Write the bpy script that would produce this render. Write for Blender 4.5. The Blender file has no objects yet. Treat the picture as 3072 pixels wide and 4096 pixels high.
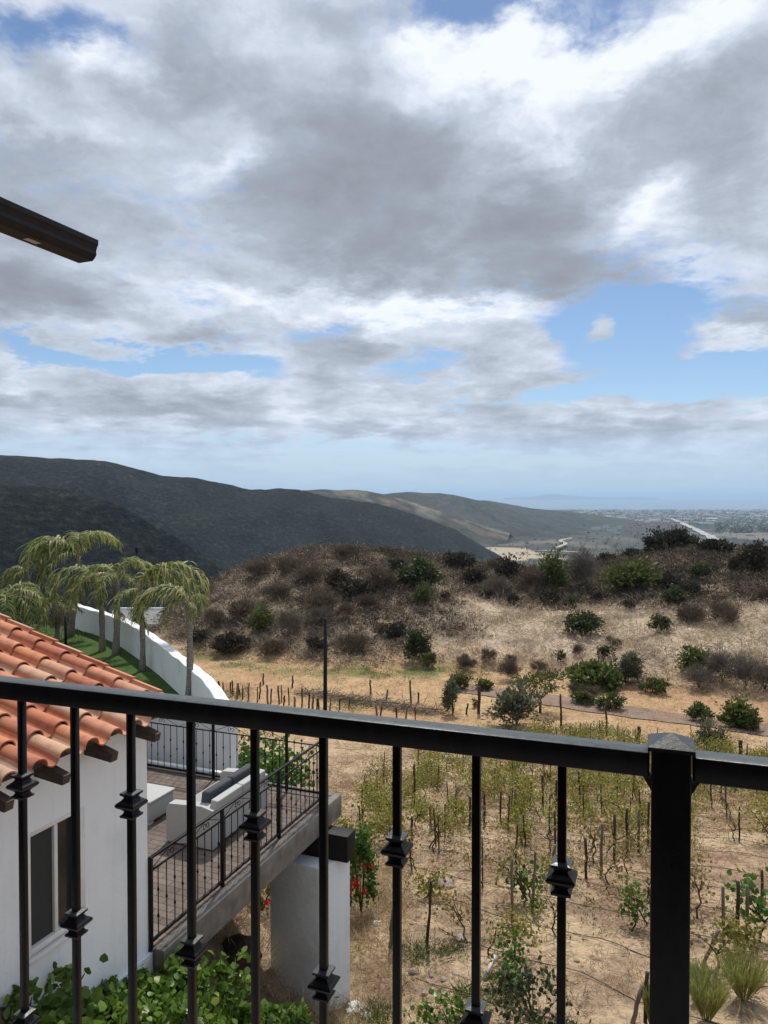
import bpy, bmesh, math, random
import numpy as np
from mathutils import Vector, Matrix
random.seed(7)
rng = np.random.default_rng(11)
scene = bpy.context.scene
COL = scene.collection
PI = math.pi
# ------------------------------------------------------------------ camera
F = 740.0                       # focal length in pixels of a 768x1024 frame
PITCH = math.radians(1.16)
cam_data = bpy.data.cameras.new('camera')
cam_data.sensor_fit = 'VERTICAL'
cam_data.sensor_height = 36.0
cam_data.lens = F / 1024 * 36.0
cam_data.clip_start = 0.05
cam_data.clip_end = 200000
cam = bpy.data.objects.new('camera', cam_data)
cam.rotation_euler = (PI / 2 - PITCH, 0, 0)
COL.objects.link(cam)
scene.camera = cam


def ray(u, v):
    k, t = (u - 384) / F, (512 - v) / F
    y = math.cos(PITCH) + t * math.sin(PITCH)
    z = -math.sin(PITCH) + t * math.cos(PITCH)
    return k / y, z / y


def at(u, v, d):
    k, z = ray(u, v)
    return Vector((k * d, d, z * d))


# the buildings share one grid: s runs away from us, w runs to the right
GA = math.radians(21.6)
E1 = Vector((math.sin(GA), math.cos(GA), 0))
E2 = Vector((math.cos(GA), -math.sin(GA), 0))


def G(s, w, z):
    return E1 * s + E2 * w + Vector((0, 0, z))


# ------------------------------------------------------------------ noise
def _hash(ix, iy, seed):
    h = (ix.astype(np.int64) * 374761393 + iy.astype(np.int64) * 668265263 + seed * 1442695041) & 0xFFFFFFFF
    h = ((h ^ (h >> 13)) * 1274126177) & 0xFFFFFFFF
    h = (h ^ (h >> 16)) & 0xFFFFFF
    return h / float(0xFFFFFF)


def vnoise(x, y, seed=0):
    x = np.asarray(x, float); y = np.asarray(y, float)
    ix, iy = np.floor(x), np.floor(y)
    fx, fy = x - ix, y - iy
    fx = fx * fx * (3 - 2 * fx); fy = fy * fy * (3 - 2 * fy)
    a = _hash(ix, iy, seed); b = _hash(ix + 1, iy, seed)
    c = _hash(ix, iy + 1, seed); d = _hash(ix + 1, iy + 1, seed)
    return (a * (1 - fx) + b * fx) * (1 - fy) + (c * (1 - fx) + d * fx) * fy


def fbm(x, y, scale, octaves=4, seed=0):
    """-1..1 noise with features about SCALE metres across"""
    x = np.asarray(x, float) / scale; y = np.asarray(y, float) / scale
    r = 0; amp = 1; tot = 0
    for o in range(octaves):
        r = r + amp * (vnoise(x, y, seed + o * 17) * 2 - 1)
        tot += amp; amp *= .5
        x = x * 2.03 + 11.3; y = y * 2.03 - 7.1
    return r / tot


def sstep(a, b, x):
    t = np.clip((np.asarray(x, float) - a) / (b - a), 0, 1)
    return t * t * (3 - 2 * t)


# ------------------------------------------------------------------ objects
def tag(o, label=None, cat=None, group=None, kind=None):
    if label: o['label'] = label
    if cat: o['category'] = cat
    if group: o['group'] = group
    if kind: o['kind'] = kind
    return o


WORLD_LOC = {}


def empty(name, loc, label, cat, group=None, rz=0):
    o = bpy.data.objects.new(name, None)
    o.empty_display_size = .1
    o.location = loc
    o.rotation_euler = (0, 0, rz)
    COL.objects.link(o)
    WORLD_LOC[o.name] = Vector(loc)
    return tag(o, label, cat, group)


def origin(parent):
    p = parent
    while p is not None:
        if p.name in WORLD_LOC:
            return WORLD_LOC[p.name]
        p = p.parent
    return Vector((0, 0, 0))


def link_mesh(name, me, mat, parent=None):
    for m in (mat if isinstance(mat, (list, tuple)) else [mat]):
        me.materials.append(m)
    o = bpy.data.objects.new(name, me)
    COL.objects.link(o)
    if parent is not None:
        o.parent = parent
    return o


def np_mesh(name, V, Fc, mat, parent=None, rnd=None, smooth=False, local=False, col=None):
    """V (n,3); Fc (m,3|4) or a list of such arrays; rnd one float per face; col (n,3) per vertex"""
    V = np.asarray(V, float)
    if parent is not None and not local:
        V = V - np.array(origin(parent))
    if not isinstance(Fc, list):
        Fc = [Fc]
    Fc = [np.asarray(f, np.int32) for f in Fc if len(f)]
    me = bpy.data.meshes.new(name)
    loops = np.concatenate([f.ravel() for f in Fc])
    tot = np.concatenate([np.full(len(f), f.shape[1], np.int32) for f in Fc])
    start = np.concatenate([[0], np.cumsum(tot)[:-1]]).astype(np.int32)
    me.vertices.add(len(V)); me.vertices.foreach_set('co', V.astype(np.float32).ravel())
    me.loops.add(len(loops)); me.loops.foreach_set('vertex_index', loops)
    me.polygons.add(len(tot)); me.polygons.foreach_set('loop_start', start); me.polygons.foreach_set('loop_total', tot)
    if smooth:
        me.polygons.foreach_set('use_smooth', np.ones(len(tot), bool))
    me.update(calc_edges=True)
    if rnd is not None:
        a = me.attributes.new('rnd', 'FLOAT', 'FACE')
        a.data.foreach_set('value', np.asarray(rnd, np.float32))
    if col is not None:
        a = me.attributes.new('tint', 'FLOAT_COLOR', 'POINT')
        c4 = np.ones((len(V), 4), np.float32); c4[:, :3] = col
        a.data.foreach_set('color', c4.ravel())
    return link_mesh(name, me, mat, parent)


class MB:
    """collects shapes and links them as ONE mesh object"""
    def __init__(self):
        self.v = []; self.f = []; self.r = []; self.smooth = []

    def add(self, vs, fs, r=0.5, sm=False):
        n = len(self.v)
        self.v += [tuple(p) for p in vs]
        self.f += [tuple(i + n for i in f) for f in fs]
        self.r += [r] * len(fs); self.smooth += [sm] * len(fs)
        return self

    def hexa(self, p, r=.5):
        """eight corners: bottom loop then top loop"""
        return self.add(p, [(3, 2, 1, 0), (4, 5, 6, 7), (0, 1, 5, 4), (1, 2, 6, 5), (2, 3, 7, 6), (3, 0, 4, 7)], r)

    def box(self, s0, s1, w0, w1, z0, z1, r=.5, fr=None):
        fr = fr or G
        return self.hexa([fr(s0, w0, z0), fr(s0, w1, z0), fr(s1, w1, z0), fr(s1, w0, z0),
                          fr(s0, w0, z1), fr(s0, w1, z1), fr(s1, w1, z1), fr(s1, w0, z1)], r)

    def bev(self, s0, s1, w0, w1, z0, z1, b=.02, seg=2, r=.5, fr=None):
        """box with rounded edges"""
        fr = fr or G
        bm = bmesh.new()
        bmesh.ops.create_cube(bm, size=1)
        for v in bm.verts:
            v.co = Vector(((s0 + s1) / 2 + v.co.x * (s1 - s0), (w0 + w1) / 2 + v.co.y * (w1 - w0), (z0 + z1) / 2 + v.co.z * (z1 - z0)))
        bmesh.ops.bevel(bm, geom=list(bm.edges), offset=b, segments=seg, profile=.5, affect='EDGES')
        bm.verts.index_update()
        vs = [fr(*v.co) for v in bm.verts]
        fs = [tuple(v.index for v in f.verts)[::-1] for f in bm.faces]
        bm.free()
        return self.add(vs, fs, r, True)

    def tube(self, pts, rad, n=6, r=.5, cap=True, sm=True, square=False, up=None):
        pts = [Vector(p) for p in pts]
        if not hasattr(rad, '__len__'):
            rad = [rad] * len(pts)
        vs, fs = [], []
        prev = None
        for i, p in enumerate(pts):
            t = (pts[min(i + 1, len(pts) - 1)] - pts[max(i - 1, 0)])
            t = t.normalized() if t.length > 1e-9 else Vector((0, 0, 1))
            if prev is None:
                a = Vector(up) if up is not None else (Vector((0, 0, 1)) if abs(t.z) < .9 else Vector((1, 0, 0)))
            else:
                a = prev
            x = a - t * a.dot(t)
            x = x.normalized() if x.length > 1e-6 else t.orthogonal().normalized()
            prev = x
            y = t.cross(x)
            for j in range(n):
                an = 2 * PI * (j + (.5 if square else 0)) / n
                vs.append(p + (x * math.cos(an) + y * math.sin(an)) * rad[i] * (1.41421 if square else 1))
        for i in range(len(pts) - 1):
            for j in range(n):
                k = (j + 1) % n
                fs.append((i * n + j, i * n + k, (i + 1) * n + k, (i + 1) * n + j))
        if cap:
            fs.append(tuple(range(n))[::-1]); fs.append(tuple((len(pts) - 1) * n + j for j in range(n)))
        return self.add(vs, fs, r, sm and not square)

    def build(self, name, mat, parent=None, local=False):
        me = bpy.data.meshes.new(name)
        off = Vector((0, 0, 0)) if (parent is None or local) else origin(parent)
        me.from_pydata([(p[0] - off.x, p[1] - off.y, p[2] - off.z) for p in self.v], [], self.f)
        me.polygons.foreach_set('use_smooth', self.smooth)
        a = me.attributes.new('rnd', 'FLOAT', 'FACE'); a.data.foreach_set('value', self.r)
        me.update()
        return link_mesh(name, me, mat, parent)


def lathe4(zr, fr, n=4, rot=.5):
    """square-section turned piece; zr = [(z, half width)], fr maps (x, y, z)"""
    vs, fs = [], []
    for z, h in zr:
        for j in range(n):
            an = 2 * PI * (j + rot) / n
            q = h * (1.41421 if n == 4 else 1)
            vs.append(fr(math.cos(an) * q, math.sin(an) * q, z))
    for i in range(len(zr) - 1):
        for j in range(n):
            k = (j + 1) % n
            fs.append((i * n + j, i * n + k, (i + 1) * n + k, (i + 1) * n + j))
    fs.append(tuple(range(n))[::-1]); fs.append(tuple((len(zr) - 1) * n + j for j in range(n)))
    return vs, fs


def children(o):
    return list(o.children)


def copy_tree(o, parent=None):
    c = o.copy(); COL.objects.link(c)
    if parent is not None:
        c.parent = parent
    for ch in children(o):
        copy_tree(ch, c)
    return c


# ------------------------------------------------------------------ materials
def new_mat(name):
    m = bpy.data.materials.new(name); m.use_nodes = True
    nt = m.node_tree
    for n in list(nt.nodes): nt.nodes.remove(n)
    out = nt.nodes.new('ShaderNodeOutputMaterial')
    return m, nt, out


def N(nt, typ, **kw):
    n = nt.nodes.new(typ)
    for k, v in kw.items():
        if k in n.bl_rna.properties:
            setattr(n, k, v)
        else:
            n.inputs[k].default_value = v
    return n


def ramp(nt, fac, stops):
    r = nt.nodes.new('ShaderNodeValToRGB')
    e = r.color_ramp.elements
    while len(e) < len(stops): e.new(.5)
    for el, (p, c) in zip(e, stops):
        el.position = p; el.color = (*c, 1) if len(c) == 3 else c
    nt.links.new(fac, r.inputs[0])
    return r.outputs[0]


def mixc(nt, fac, a, b, mode='MIX'):
    m = nt.nodes.new('ShaderNodeMix'); m.data_type = 'RGBA'; m.blend_type = mode
    for i, x in ((0, fac), (6, a), (7, b)):
        if hasattr(x, 'links'): nt.links.new(x, m.inputs[i])
        elif i == 0: m.inputs[0].default_value = x
        else: m.inputs[i].default_value = (*x, 1)
    return m.outputs[2]


def coords(nt, scale=(1, 1, 1), kind='Object'):
    tc = nt.nodes.new('ShaderNodeTexCoord')
    mp = nt.nodes.new('ShaderNodeMapping')
    mp.inputs['Scale'].default_value = scale
    nt.links.new(tc.outputs[kind], mp.inputs[0])
    return mp.outputs[0]


def noise(nt, vec, scale, detail=4, rough=.55, dist=0):
    n = nt.nodes.new('ShaderNodeTexNoise')
    n.inputs['Scale'].default_value = scale; n.inputs['Detail'].default_value = detail
    n.inputs['Roughness'].default_value = rough; n.inputs['Distortion'].default_value = dist
    if vec is not None: nt.links.new(vec, n.inputs['Vector'])
    return n.outputs[0]


def bump(nt, h, strength=.3, dist=.02):
    b = nt.nodes.new('ShaderNodeBump')
    b.inputs['Strength'].default_value = strength; b.inputs['Distance'].default_value = dist
    nt.links.new(h, b.inputs['Height'])
    return b.outputs[0]


def principled(nt, out, color, rough=.6, spec=.5, metal=0, normal=None):
    b = nt.nodes.new('ShaderNodeBsdfPrincipled')
    if hasattr(color, 'links'): nt.links.new(color, b.inputs['Base Color'])
    else: b.inputs['Base Color'].default_value = (*color, 1)
    if hasattr(rough, 'links'): nt.links.new(rough, b.inputs['Roughness'])
    else: b.inputs['Roughness'].default_value = rough
    b.inputs['Specular IOR Level'].default_value = spec
    b.inputs['Metallic'].default_value = metal
    if normal is not None: nt.links.new(normal, b.inputs['Normal'])
    nt.links.new(b.outputs[0], out.inputs[0])
    return b


def mat_simple(name, c1, c2, scale=8, rough=.6, spec=.4, bs=.2, bd=.01, metal=0, stretch=(1, 1, 1), detail=5):
    m, nt, out = new_mat(name)
    vec = coords(nt, stretch)
    n = noise(nt, vec, scale, detail)
    c = ramp(nt, n, [(.3, c1), (.7, c2)])
    n2 = noise(nt, vec, scale * 6, 3)
    principled(nt, out, c, rough, spec, metal, bump(nt, n2, bs, bd))
    return m


def attr(nt, name):
    a = nt.nodes.new('ShaderNodeAttribute'); a.attribute_name = name
    return a


def mat_leaf(name, stops, rough=.55, trans=.35, spec=.25):
    """leaves: colour by leaf, some light passes through"""
    m, nt, out = new_mat(name)
    c = ramp(nt, attr(nt, 'rnd').outputs['Fac'], stops)
    b = nt.nodes.new('ShaderNodeBsdfPrincipled')
    nt.links.new(c, b.inputs['Base Color'])
    b.inputs['Roughness'].default_value = rough
    b.inputs['Specular IOR Level'].default_value = spec
    t = nt.nodes.new('ShaderNodeBsdfTranslucent')
    nt.links.new(c, t.inputs[0])
    mx = nt.nodes.new('ShaderNodeMixShader'); mx.inputs[0].default_value = trans
    nt.links.new(b.outputs[0], mx.inputs[1]); nt.links.new(t.outputs[0], mx.inputs[2])
    nt.links.new(mx.outputs[0], out.inputs[0])
    return m


M = {}
m, nt, out = new_mat('black_iron')
vec = coords(nt)
n = noise(nt, coords(nt, (1, 1, .35)), 26, 6, .65)
c = ramp(nt, n, [(.35, (.0035, .004, .0055)), (.65, (.009, .009, .011)), (.8, (.016, .0145, .0145))])
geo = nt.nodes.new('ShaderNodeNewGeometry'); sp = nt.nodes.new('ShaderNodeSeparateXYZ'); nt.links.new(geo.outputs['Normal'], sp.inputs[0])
top_sheen = ramp(nt, sp.outputs[2], [(.80, (0, 0, 0)), (.97, (1, 1, 1))])      # pale sky sheen painted into the colour of what faces up
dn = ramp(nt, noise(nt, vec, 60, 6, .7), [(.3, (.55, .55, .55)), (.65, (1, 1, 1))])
c = mixc(nt, mixc(nt, 1, top_sheen, dn, 'MULTIPLY'), c, (.085, .098, .10))
rr = ramp(nt, noise(nt, vec, 90, 4, .6), [(.3, (.26, .26, .26)), (.7, (.44, .44, .44))])
principled(nt, out, c, rr, .17, 0, bump(nt, noise(nt, vec, 130, 5, .6), .25, .0015))
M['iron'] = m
M['iron_fine'] = mat_simple('black_iron_fine', (.004, .004, .005), (.009, .009, .010), 20, .5, .18, .05, .002)


def mat_stucco(name, base, dirt, bs=.25):
    m, nt, out = new_mat(name)
    vec = coords(nt)
    n = noise(nt, vec, 1.3, 6, .6)
    c = ramp(nt, n, [(.3, dirt), (.5, base), (1, base)])
    st = noise(nt, coords(nt, (3, 3, .22)), 1.8, 6, .65)
    c = mixc(nt, ramp(nt, st, [(.54, (0, 0, 0)), (.8, (.42, .42, .42))]), c, tuple(x * .72 for x in base))
    n2 = noise(nt, vec, 26, 6, .65)
    n3 = noise(nt, vec, 4, 3)
    ad = nt.nodes.new('ShaderNodeMath'); ad.operation = 'MULTIPLY_ADD'; nt.links.new(n3, ad.inputs[0]); ad.inputs[1].default_value = 2.5; nt.links.new(n2, ad.inputs[2])
    principled(nt, out, c, .85, .2, 0, bump(nt, ad.outputs[0], bs * 1.3, .014))
    return m


M['stucco'] = mat_stucco('white_stucco', (.79, .82, .845), (.70, .74, .765))
M['stucco_wall'] = mat_stucco('white_garden_wall_paint', (.72, .745, .755), (.62, .645, .65), .4)
M['stucco_pier'] = mat_stucco('pier_paint', (.70, .735, .75), (.57, .605, .615), .35)
M['frame_white'] = mat_simple('white_frame', (.66, .66, .63), (.74, .74, .72), 10, .5, .4, .1, .003)
M['wood_dark'] = mat_simple('dark_wood', (.048, .036, .028), (.095, .070, .053), 9, .7, .3, .5, .008, stretch=(1, 1, 4))
M['beam_black'] = mat_simple('black_beam', (.006, .006, .0065), (.014, .013, .013), 9, .6, .2, .4, .008, stretch=(1, 1, 5))
M['fascia'] = mat_simple('weathered_fascia', (.12, .11, .10), (.22, .20, .18), 5, .85, .2, .5, .01)
M['rattan'] = mat_simple('pale_grey_rattan', (.34, .34, .33), (.43, .43, .42), 60, .6, .3, .5, .004)
M['cushion'] = mat_simple('grey_cushion', (.28, .29, .29), (.34, .35, .35), 40, .9, .1, .3, .003)
M['cushion_dark'] = mat_simple('dark_cushion', (.06, .065, .068), (.09, .095, .10), 40, .9, .1, .3, .003)
M['gutter'] = mat_simple('dark_gutter', (.010, .009, .011), (.017, .015, .017), 14, .5, .2, .06, .003)
M['soffit'] = mat_simple('brown_soffit', (.10, .062, .048), (.15, .095, .07), 6, .7, .3, .3, .006)
M['sticker'] = mat_simple('pale_sticker', (.42, .40, .40), (.48, .46, .46), 20, .5, .3, .05, .001)
M['post_wood'] = mat_simple('grey_stake_wood', (.10, .078, .06), (.22, .18, .145), 18, .9, .1, .6, .01, stretch=(1, 1, .2))
M['post_dark'] = mat_simple('dark_stake_wood', (.035, .028, .022), (.085, .066, .052), 18, .9, .1, .6, .01, stretch=(1, 1, .2))
M['hose'] = mat_simple('black_hose', (.03, .026, .022), (.07, .06, .05), 12, .6, .3, .2, .004)
M['bark_vine'] = mat_simple('vine_bark', (.045, .032, .024), (.11, .08, .06), 25, .9, .1, .6, .01)
M['bark_grey'] = mat_simple('grey_bark', (.14, .12, .10), (.30, .27, .235), 12, .9, .1, .6, .02, stretch=(1, 1, 2.2))
M['rock'] = mat_simple('pinkish_rock', (.25, .19, .17), (.42, .34, .31), 7, .9, .2, .8, .03)
M['rock_white'] = mat_simple('whitewashed_stone', (.55, .55, .54), (.68, .68, .66), 9, .9, .2, .8, .02)
M['rock_dark'] = mat_simple('dark_rock', (.030, .022, .018), (.08, .055, .045), 6, .95, .1, .8, .03)
M['white_pole'] = mat_simple('pale_pole', (.45, .43, .40), (.6, .58, .54), 15, .7, .3, .2, .005)
M['concrete'] = mat_simple('pale_concrete', (.32, .31, .30), (.42, .41, .40), 3, .9, .2, .3, .01)
# leaves
M['leaf_vine'] = mat_leaf('yellowing_vine_leaf', [(0, (.085, .115, .022)), (.3, (.165, .19, .036)), (.6, (.28, .27, .05)), (.82, (.37, .27, .06)), (1, (.22, .125, .05))])
M['leaf_vine_dry'] = mat_leaf('drying_vine_leaf', [(0, (.10, .11, .03)), (.4, (.19, .17, .045)), (.7, (.26, .19, .06)), (1, (.17, .10, .05))])
M['leaf_green'] = mat_leaf('fresh_green_leaf', [(0, (.03, .075, .012)), (.5, (.065, .14, .022)), (.85, (.11, .20, .03)), (1, (.17, .24, .045))])
M['leaf_geranium'] = mat_leaf('geranium_leaf', [(0, (.045, .10, .014)), (.5, (.105, .19, .026)), (.85, (.18, .28, .042)), (1, (.26, .30, .06))], .38, .42, .5)
M['leaf_bush'] = mat_leaf('bush_leaf', [(0, (.04, .062, .015)), (.5, (.085, .115, .027)), (1, (.17, .19, .05))])
M['leaf_dark'] = mat_leaf('dark_green_leaf', [(0, (.025, .038, .015)), (.5, (.05, .07, .025)), (1, (.095, .11, .042))])
M['leaf_grey'] = mat_leaf('grey_green_leaf', [(0, (.05, .058, .032)), (.5, (.10, .11, .065)), (1, (.17, .175, .11))])
M['leaf_olive'] = mat_leaf('olive_green_leaf', [(0, (.04, .055, .016)), (.5, (.085, .105, .03)), (1, (.15, .16, .05))])
M['twig_brown'] = mat_leaf('dry_brown_twig', [(0, (.062, .049, .034)), (.5, (.13, .102, .073)), (1, (.22, .178, .13))], .8, .1, .1)
M['twig_grey'] = mat_leaf('dry_grey_twig', [(0, (.085, .074, .060)), (.5, (.155, .134, .108)), (1, (.245, .212, .172))], .8, .1, .1)
M['twig_dark'] = mat_leaf('blackish_twig', [(0, (.027, .025, .018)), (.5, (.060, .053, .040)), (1, (.11, .097, .072))], .8, .05, .1)
M['straw'] = mat_leaf('dry_straw', [(0, (.24, .165, .085)), (.5, (.40, .29, .16)), (1, (.56, .44, .27))], .8, .25, .1)
M['straw_pale'] = mat_leaf('pale_dry_grass', [(0, (.29, .225, .155)), (.5, (.46, .37, .265)), (1, (.60, .50, .38))], .8, .2, .1)
M['straw_dull'] = mat_leaf('dull_dry_grass', [(0, (.13, .10, .072)), (.5, (.24, .185, .135)), (1, (.36, .285, .21))], .8, .15, .1)
M['grass_green'] = mat_leaf('green_grass', [(0, (.03, .07, .012)), (.6, (.06, .12, .02)), (1, (.11, .16, .035))], .7, .3, .1)
M['palm_leaf'] = mat_leaf('palm_frond', [(0, (.06, .09, .022)), (.35, (.13, .17, .04)), (.65, (.25, .275, .085)), (.85, (.40, .385, .17)), (1, (.50, .44, .24))], .55, .42, .25)
M['palm_dry'] = mat_leaf('dry_palm_frond', [(0, (.16, .13, .06)), (.5, (.27, .23, .12)), (1, (.40, .34, .22))], .7, .25, .2)
M['broom'] = mat_leaf('yellow_green_broom', [(0, (.16, .19, .05)), (.5, (.28, .30, .09)), (1, (.42, .42, .16))], .7, .3, .1)
M['flower_red'] = mat_leaf('red_petal', [(0, (.45, .012, .012)), (1, (.75, .03, .025))], .6, .3, .2)
# ================================================================== TERRAIN
def zb(y):
    return np.interp(y, [-60, -20, 3, 8, 13, 19, 25, 30, 35, 40, 45, 52, 60],
                     [-6, -5.4, -6.3, -7.2, -8.1, -9.3, -10.7, -11.75, -12.6, -13.15, -13.45, -13.62, -13.7])


HY = lambda x: np.interp(x, [-40, -30, -23, -16.6, -5, 6, 15, 25, 40, 80, 200], [96, 86, 74, 64.5, 59, 59, 54.5, 48, 44, 40, 36])
HC = lambda x: np.interp(x, [-60, -36, -29.3, -26.6, -23.2, -16.7, -9.8, -5.7, 2, 11.6, 21.3, 25.9, 32.8, 39, 47.7, 100, 300],
                         [-45, -22, -17.4, -14.8, -11.9, -8.6, -6.8, -6.45, -7.1, -8.5, -9.7, -9.2, -7.7, -7.0, -6.8, -6, -8])
YC = 92.0


def H(x, y, detail=True):
    x = np.asarray(x, float); y = np.asarray(y, float)
    r = np.hypot(x, y)
    zfar = np.interp(r, [0, 70, 92, 150, 300, 700, 1500, 3000, 6000, 8700, 9400, 11000], [-13.7, -13.7, -15, -34, -78, -120, -141, -147.5, -149, -149.2, -151.5, -156])
    base = np.where(y < 60, zb(np.clip(y, -60, 60)), zfar)
    # the slope drops to the left beyond the garden wall
    drop = np.clip(-33 - x, 0, 400) * .42 * sstep(20, 55, y)
    base = base - np.clip(drop, 0, 60) * (1 - sstep(150, 400, r))
    # bank that rises towards the neighbouring house
    s = x * E1.x + y * E1.y; w = x * E2.x + y * E2.y
    bank = -5.5 - .62 * (np.clip(s, -5, 12.2) - 6) + .75 * np.clip(-w - 5.2, 0, 3)
    wt = sstep(-3.9, -5.0, w) * (1 - sstep(12.0, 15.5, s)) * sstep(-6, 2, s)
    base = base * (1 - wt) + np.maximum(bank, base) * wt
    base = base - .42 * np.exp(-((x + .55) ** 2 + (y - 11.7) ** 2) / 1.3 ** 2)
    # brushy hill
    yb = HY(x); zc = HC(x)
    t = np.clip((y - yb) / (YC - yb + 1e-6), 0, 1)
    foot = np.minimum(-13.7, np.where(y < 110, base, -13.7))
    rise = np.where(y <= YC, foot + (zc - foot) * (1 - (1 - t) ** 1.5), zc - (y - YC) * .10 - np.clip(y - YC - 8, 0, None) ** 1.35 * .10)
    ok = (y > yb) & (x > -60)
    z = np.where(ok, np.maximum(base, rise), base)
    hillw = np.where(ok & (rise > base), 1., 0.) * np.clip(t * 4, 0, 1) * (1 - sstep(110, 200, y))
    if detail:
        z = z + hillw * (fbm(x, y, 9, 3, 5) * .55 + fbm(x, y, 2.6, 3, 9) * .35)
        near = (1 - sstep(45, 70, r)) * sstep(-.5, 2.5, w + 5.5 + np.clip(s - 12, 0, 50))
        z = z + near * (fbm(x, y, 3.5, 3, 21) * .12 + fbm(x, y, .7, 3, 33) * .05)
        far = sstep(250, 700, r) * (1 - sstep(2500, 5000, r))
        z = z + far * fbm(x, y, 260, 4, 41) * 9
    return z


def hillmask(x, y):
    yb = HY(x)
    t = np.clip((y - yb) / (YC - yb + 1e-6), 0, 1)
    return np.where((y > yb) & (y < 135) & (HC(x) > -40), np.clip(t * 6, 0, 1), 0)


def hit(u, v, d0=3.0, d1=400.0):
    """where the line of sight through (u, v) meets the ground"""
    k, zz = ray(u, v)
    d = np.geomspace(d0, d1, 2500)
    z = H(k * d, d, True)
    below = np.nonzero(zz * d < z)[0]
    if len(below) == 0:
        return None
    i = max(below[0], 1)
    a, b = d[i - 1], d[i]
    fa, fb = zz * a - z[i - 1], zz * b - z[i]
    dd = a + (b - a) * fa / (fa - fb)
    return Vector((k * dd, dd, float(H(k * dd, dd))))


def ground_at(x, y):
    return Vector((x, y, float(H(np.array([x]), np.array([y]))[0])))


# ---- ground colour: what grows or lies where (albedo only)
def lerp3(a, b, t):
    return a * (1 - t[..., None]) + np.asarray(b) * t[..., None]


def ground_tint(x, y):
    r = np.hypot(x, y)
    s = x * E1.x + y * E1.y; w = x * E2.x + y * E2.y
    n1 = fbm(x, y, 3.0, 4, 50); n2 = fbm(x, y, .8, 3, 60); n3 = fbm(x, y, 9, 3, 70)
    c = np.zeros(x.shape + (3,)) + np.array([.38, .285, .19])                 # straw over sandy soil
    c = lerp3(c, [.30, .20, .135], sstep(.05, .45, n1) * .75)                   # bare reddish soil
    c = lerp3(c, [.43, .33, .21], sstep(.1, .5, n2) * .7)
    c = lerp3(c, [.20, .13, .09], sstep(.08, .42, -n2) * .6)
    c = lerp3(c, [.17, .115, .085], sstep(.2, .5, fbm(x, y, 1.7, 4, 58)) * .6)
    # orange stubble field between vineyard and hill
    fld = sstep(36, 44, y) * (1 - sstep(60, 72, y))
    c = lerp3(c, [.43, .285, .15], fld * .75)
    c = lerp3(c, [.34, .19, .115], fld * sstep(.0, .5, n3) * .6)
    c = lerp3(c, [.47, .36, .2], fld * sstep(.1, .6, n1) * .5)
    hm = hillmask(x, y)
    foot = np.exp(-((y - HY(x) + 1.5) / 2.2) ** 2) * (x > -26) * (x < 9)
    c = lerp3(c, [.14, .15, .055], np.clip(foot * sstep(-.25, .35, n1) * 1.0, 0, 1))
    # hill: dry pale grass below and to the right, brown scrub soil above and to the left
    g = np.zeros_like(c) + np.array([.43, .345, .25])
    g = lerp3(g, [.50, .41, .30], sstep(.0, .5, n1) * .8)
    g = lerp3(g, [.22, .165, .12], sstep(.05, .5, -n1) * .7)
    yb = HY(x)
    t = np.clip((y - yb) / (YC - yb + 1e-6), 0, 1.2)
    scrub = scrub_amount(x, y)
    g = lerp3(g, [.20, .155, .115], np.clip(scrub, 0, 1) * .85)
    c = lerp3(c, g, hm)
    # soil under the terrace and the planting by the house
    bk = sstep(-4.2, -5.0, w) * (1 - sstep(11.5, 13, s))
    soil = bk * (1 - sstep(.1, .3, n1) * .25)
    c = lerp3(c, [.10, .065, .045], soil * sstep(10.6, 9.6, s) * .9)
    # valley and coastal plain
    far = sstep(110, 220, r)
    v = np.zeros_like(c) + np.array([.055, .058, .044])
    m1 = fbm(x, y, 420, 4, 80); m2 = fbm(x, y, 120, 4, 90)
    v = lerp3(v, [.10, .088, .068], sstep(.0, .4, m1) * .8)
    v = lerp3(v, [.028, .036, .028], sstep(.02, .35, m2) * .8)
    v = lerp3(v, [.19, .16, .13], sstep(.25, .5, -m2) * .6 * sstep(1600, 2500, r))
    fieldx = (x > 235 + 14 * fbm(x, y, 60, 2, 3)) & (x < 410 + 20 * fbm(x, y, 70, 2, 5)) & (y > 1690 + 60 * fbm(x, y, 80, 2, 8)) & (y < 2110)
    v = lerp3(v, [.40, .335, .24], fieldx * .9)
    fx2 = (x > 1250) & (y > 2500) & (y < 3100)
    v = lerp3(v, [.20, .17, .14], fx2 * .7)
    return lerp3(c, v, far)


def scrub_amount(x, y):
    """how thickly dark brush covers the hill, 0..1"""
    yb = HY(x)
    t = np.clip((y - yb) / (YC - yb + 1e-6), 0, 1.3)
    left = 1 - sstep(0, 14, x - 10 * (t - .5))
    top = sstep(.46, .62, t + fbm(x, y, 12, 2, 7) * .12)
    n = fbm(x, y, 5, 3, 77)
    a = np.maximum(left * (.84 - .25 * sstep(.25, .0, t)), top * 1.0)
    return np.clip(a + n * .55 * (a > .05) - .04, 0, 1) * (t > 0)


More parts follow.
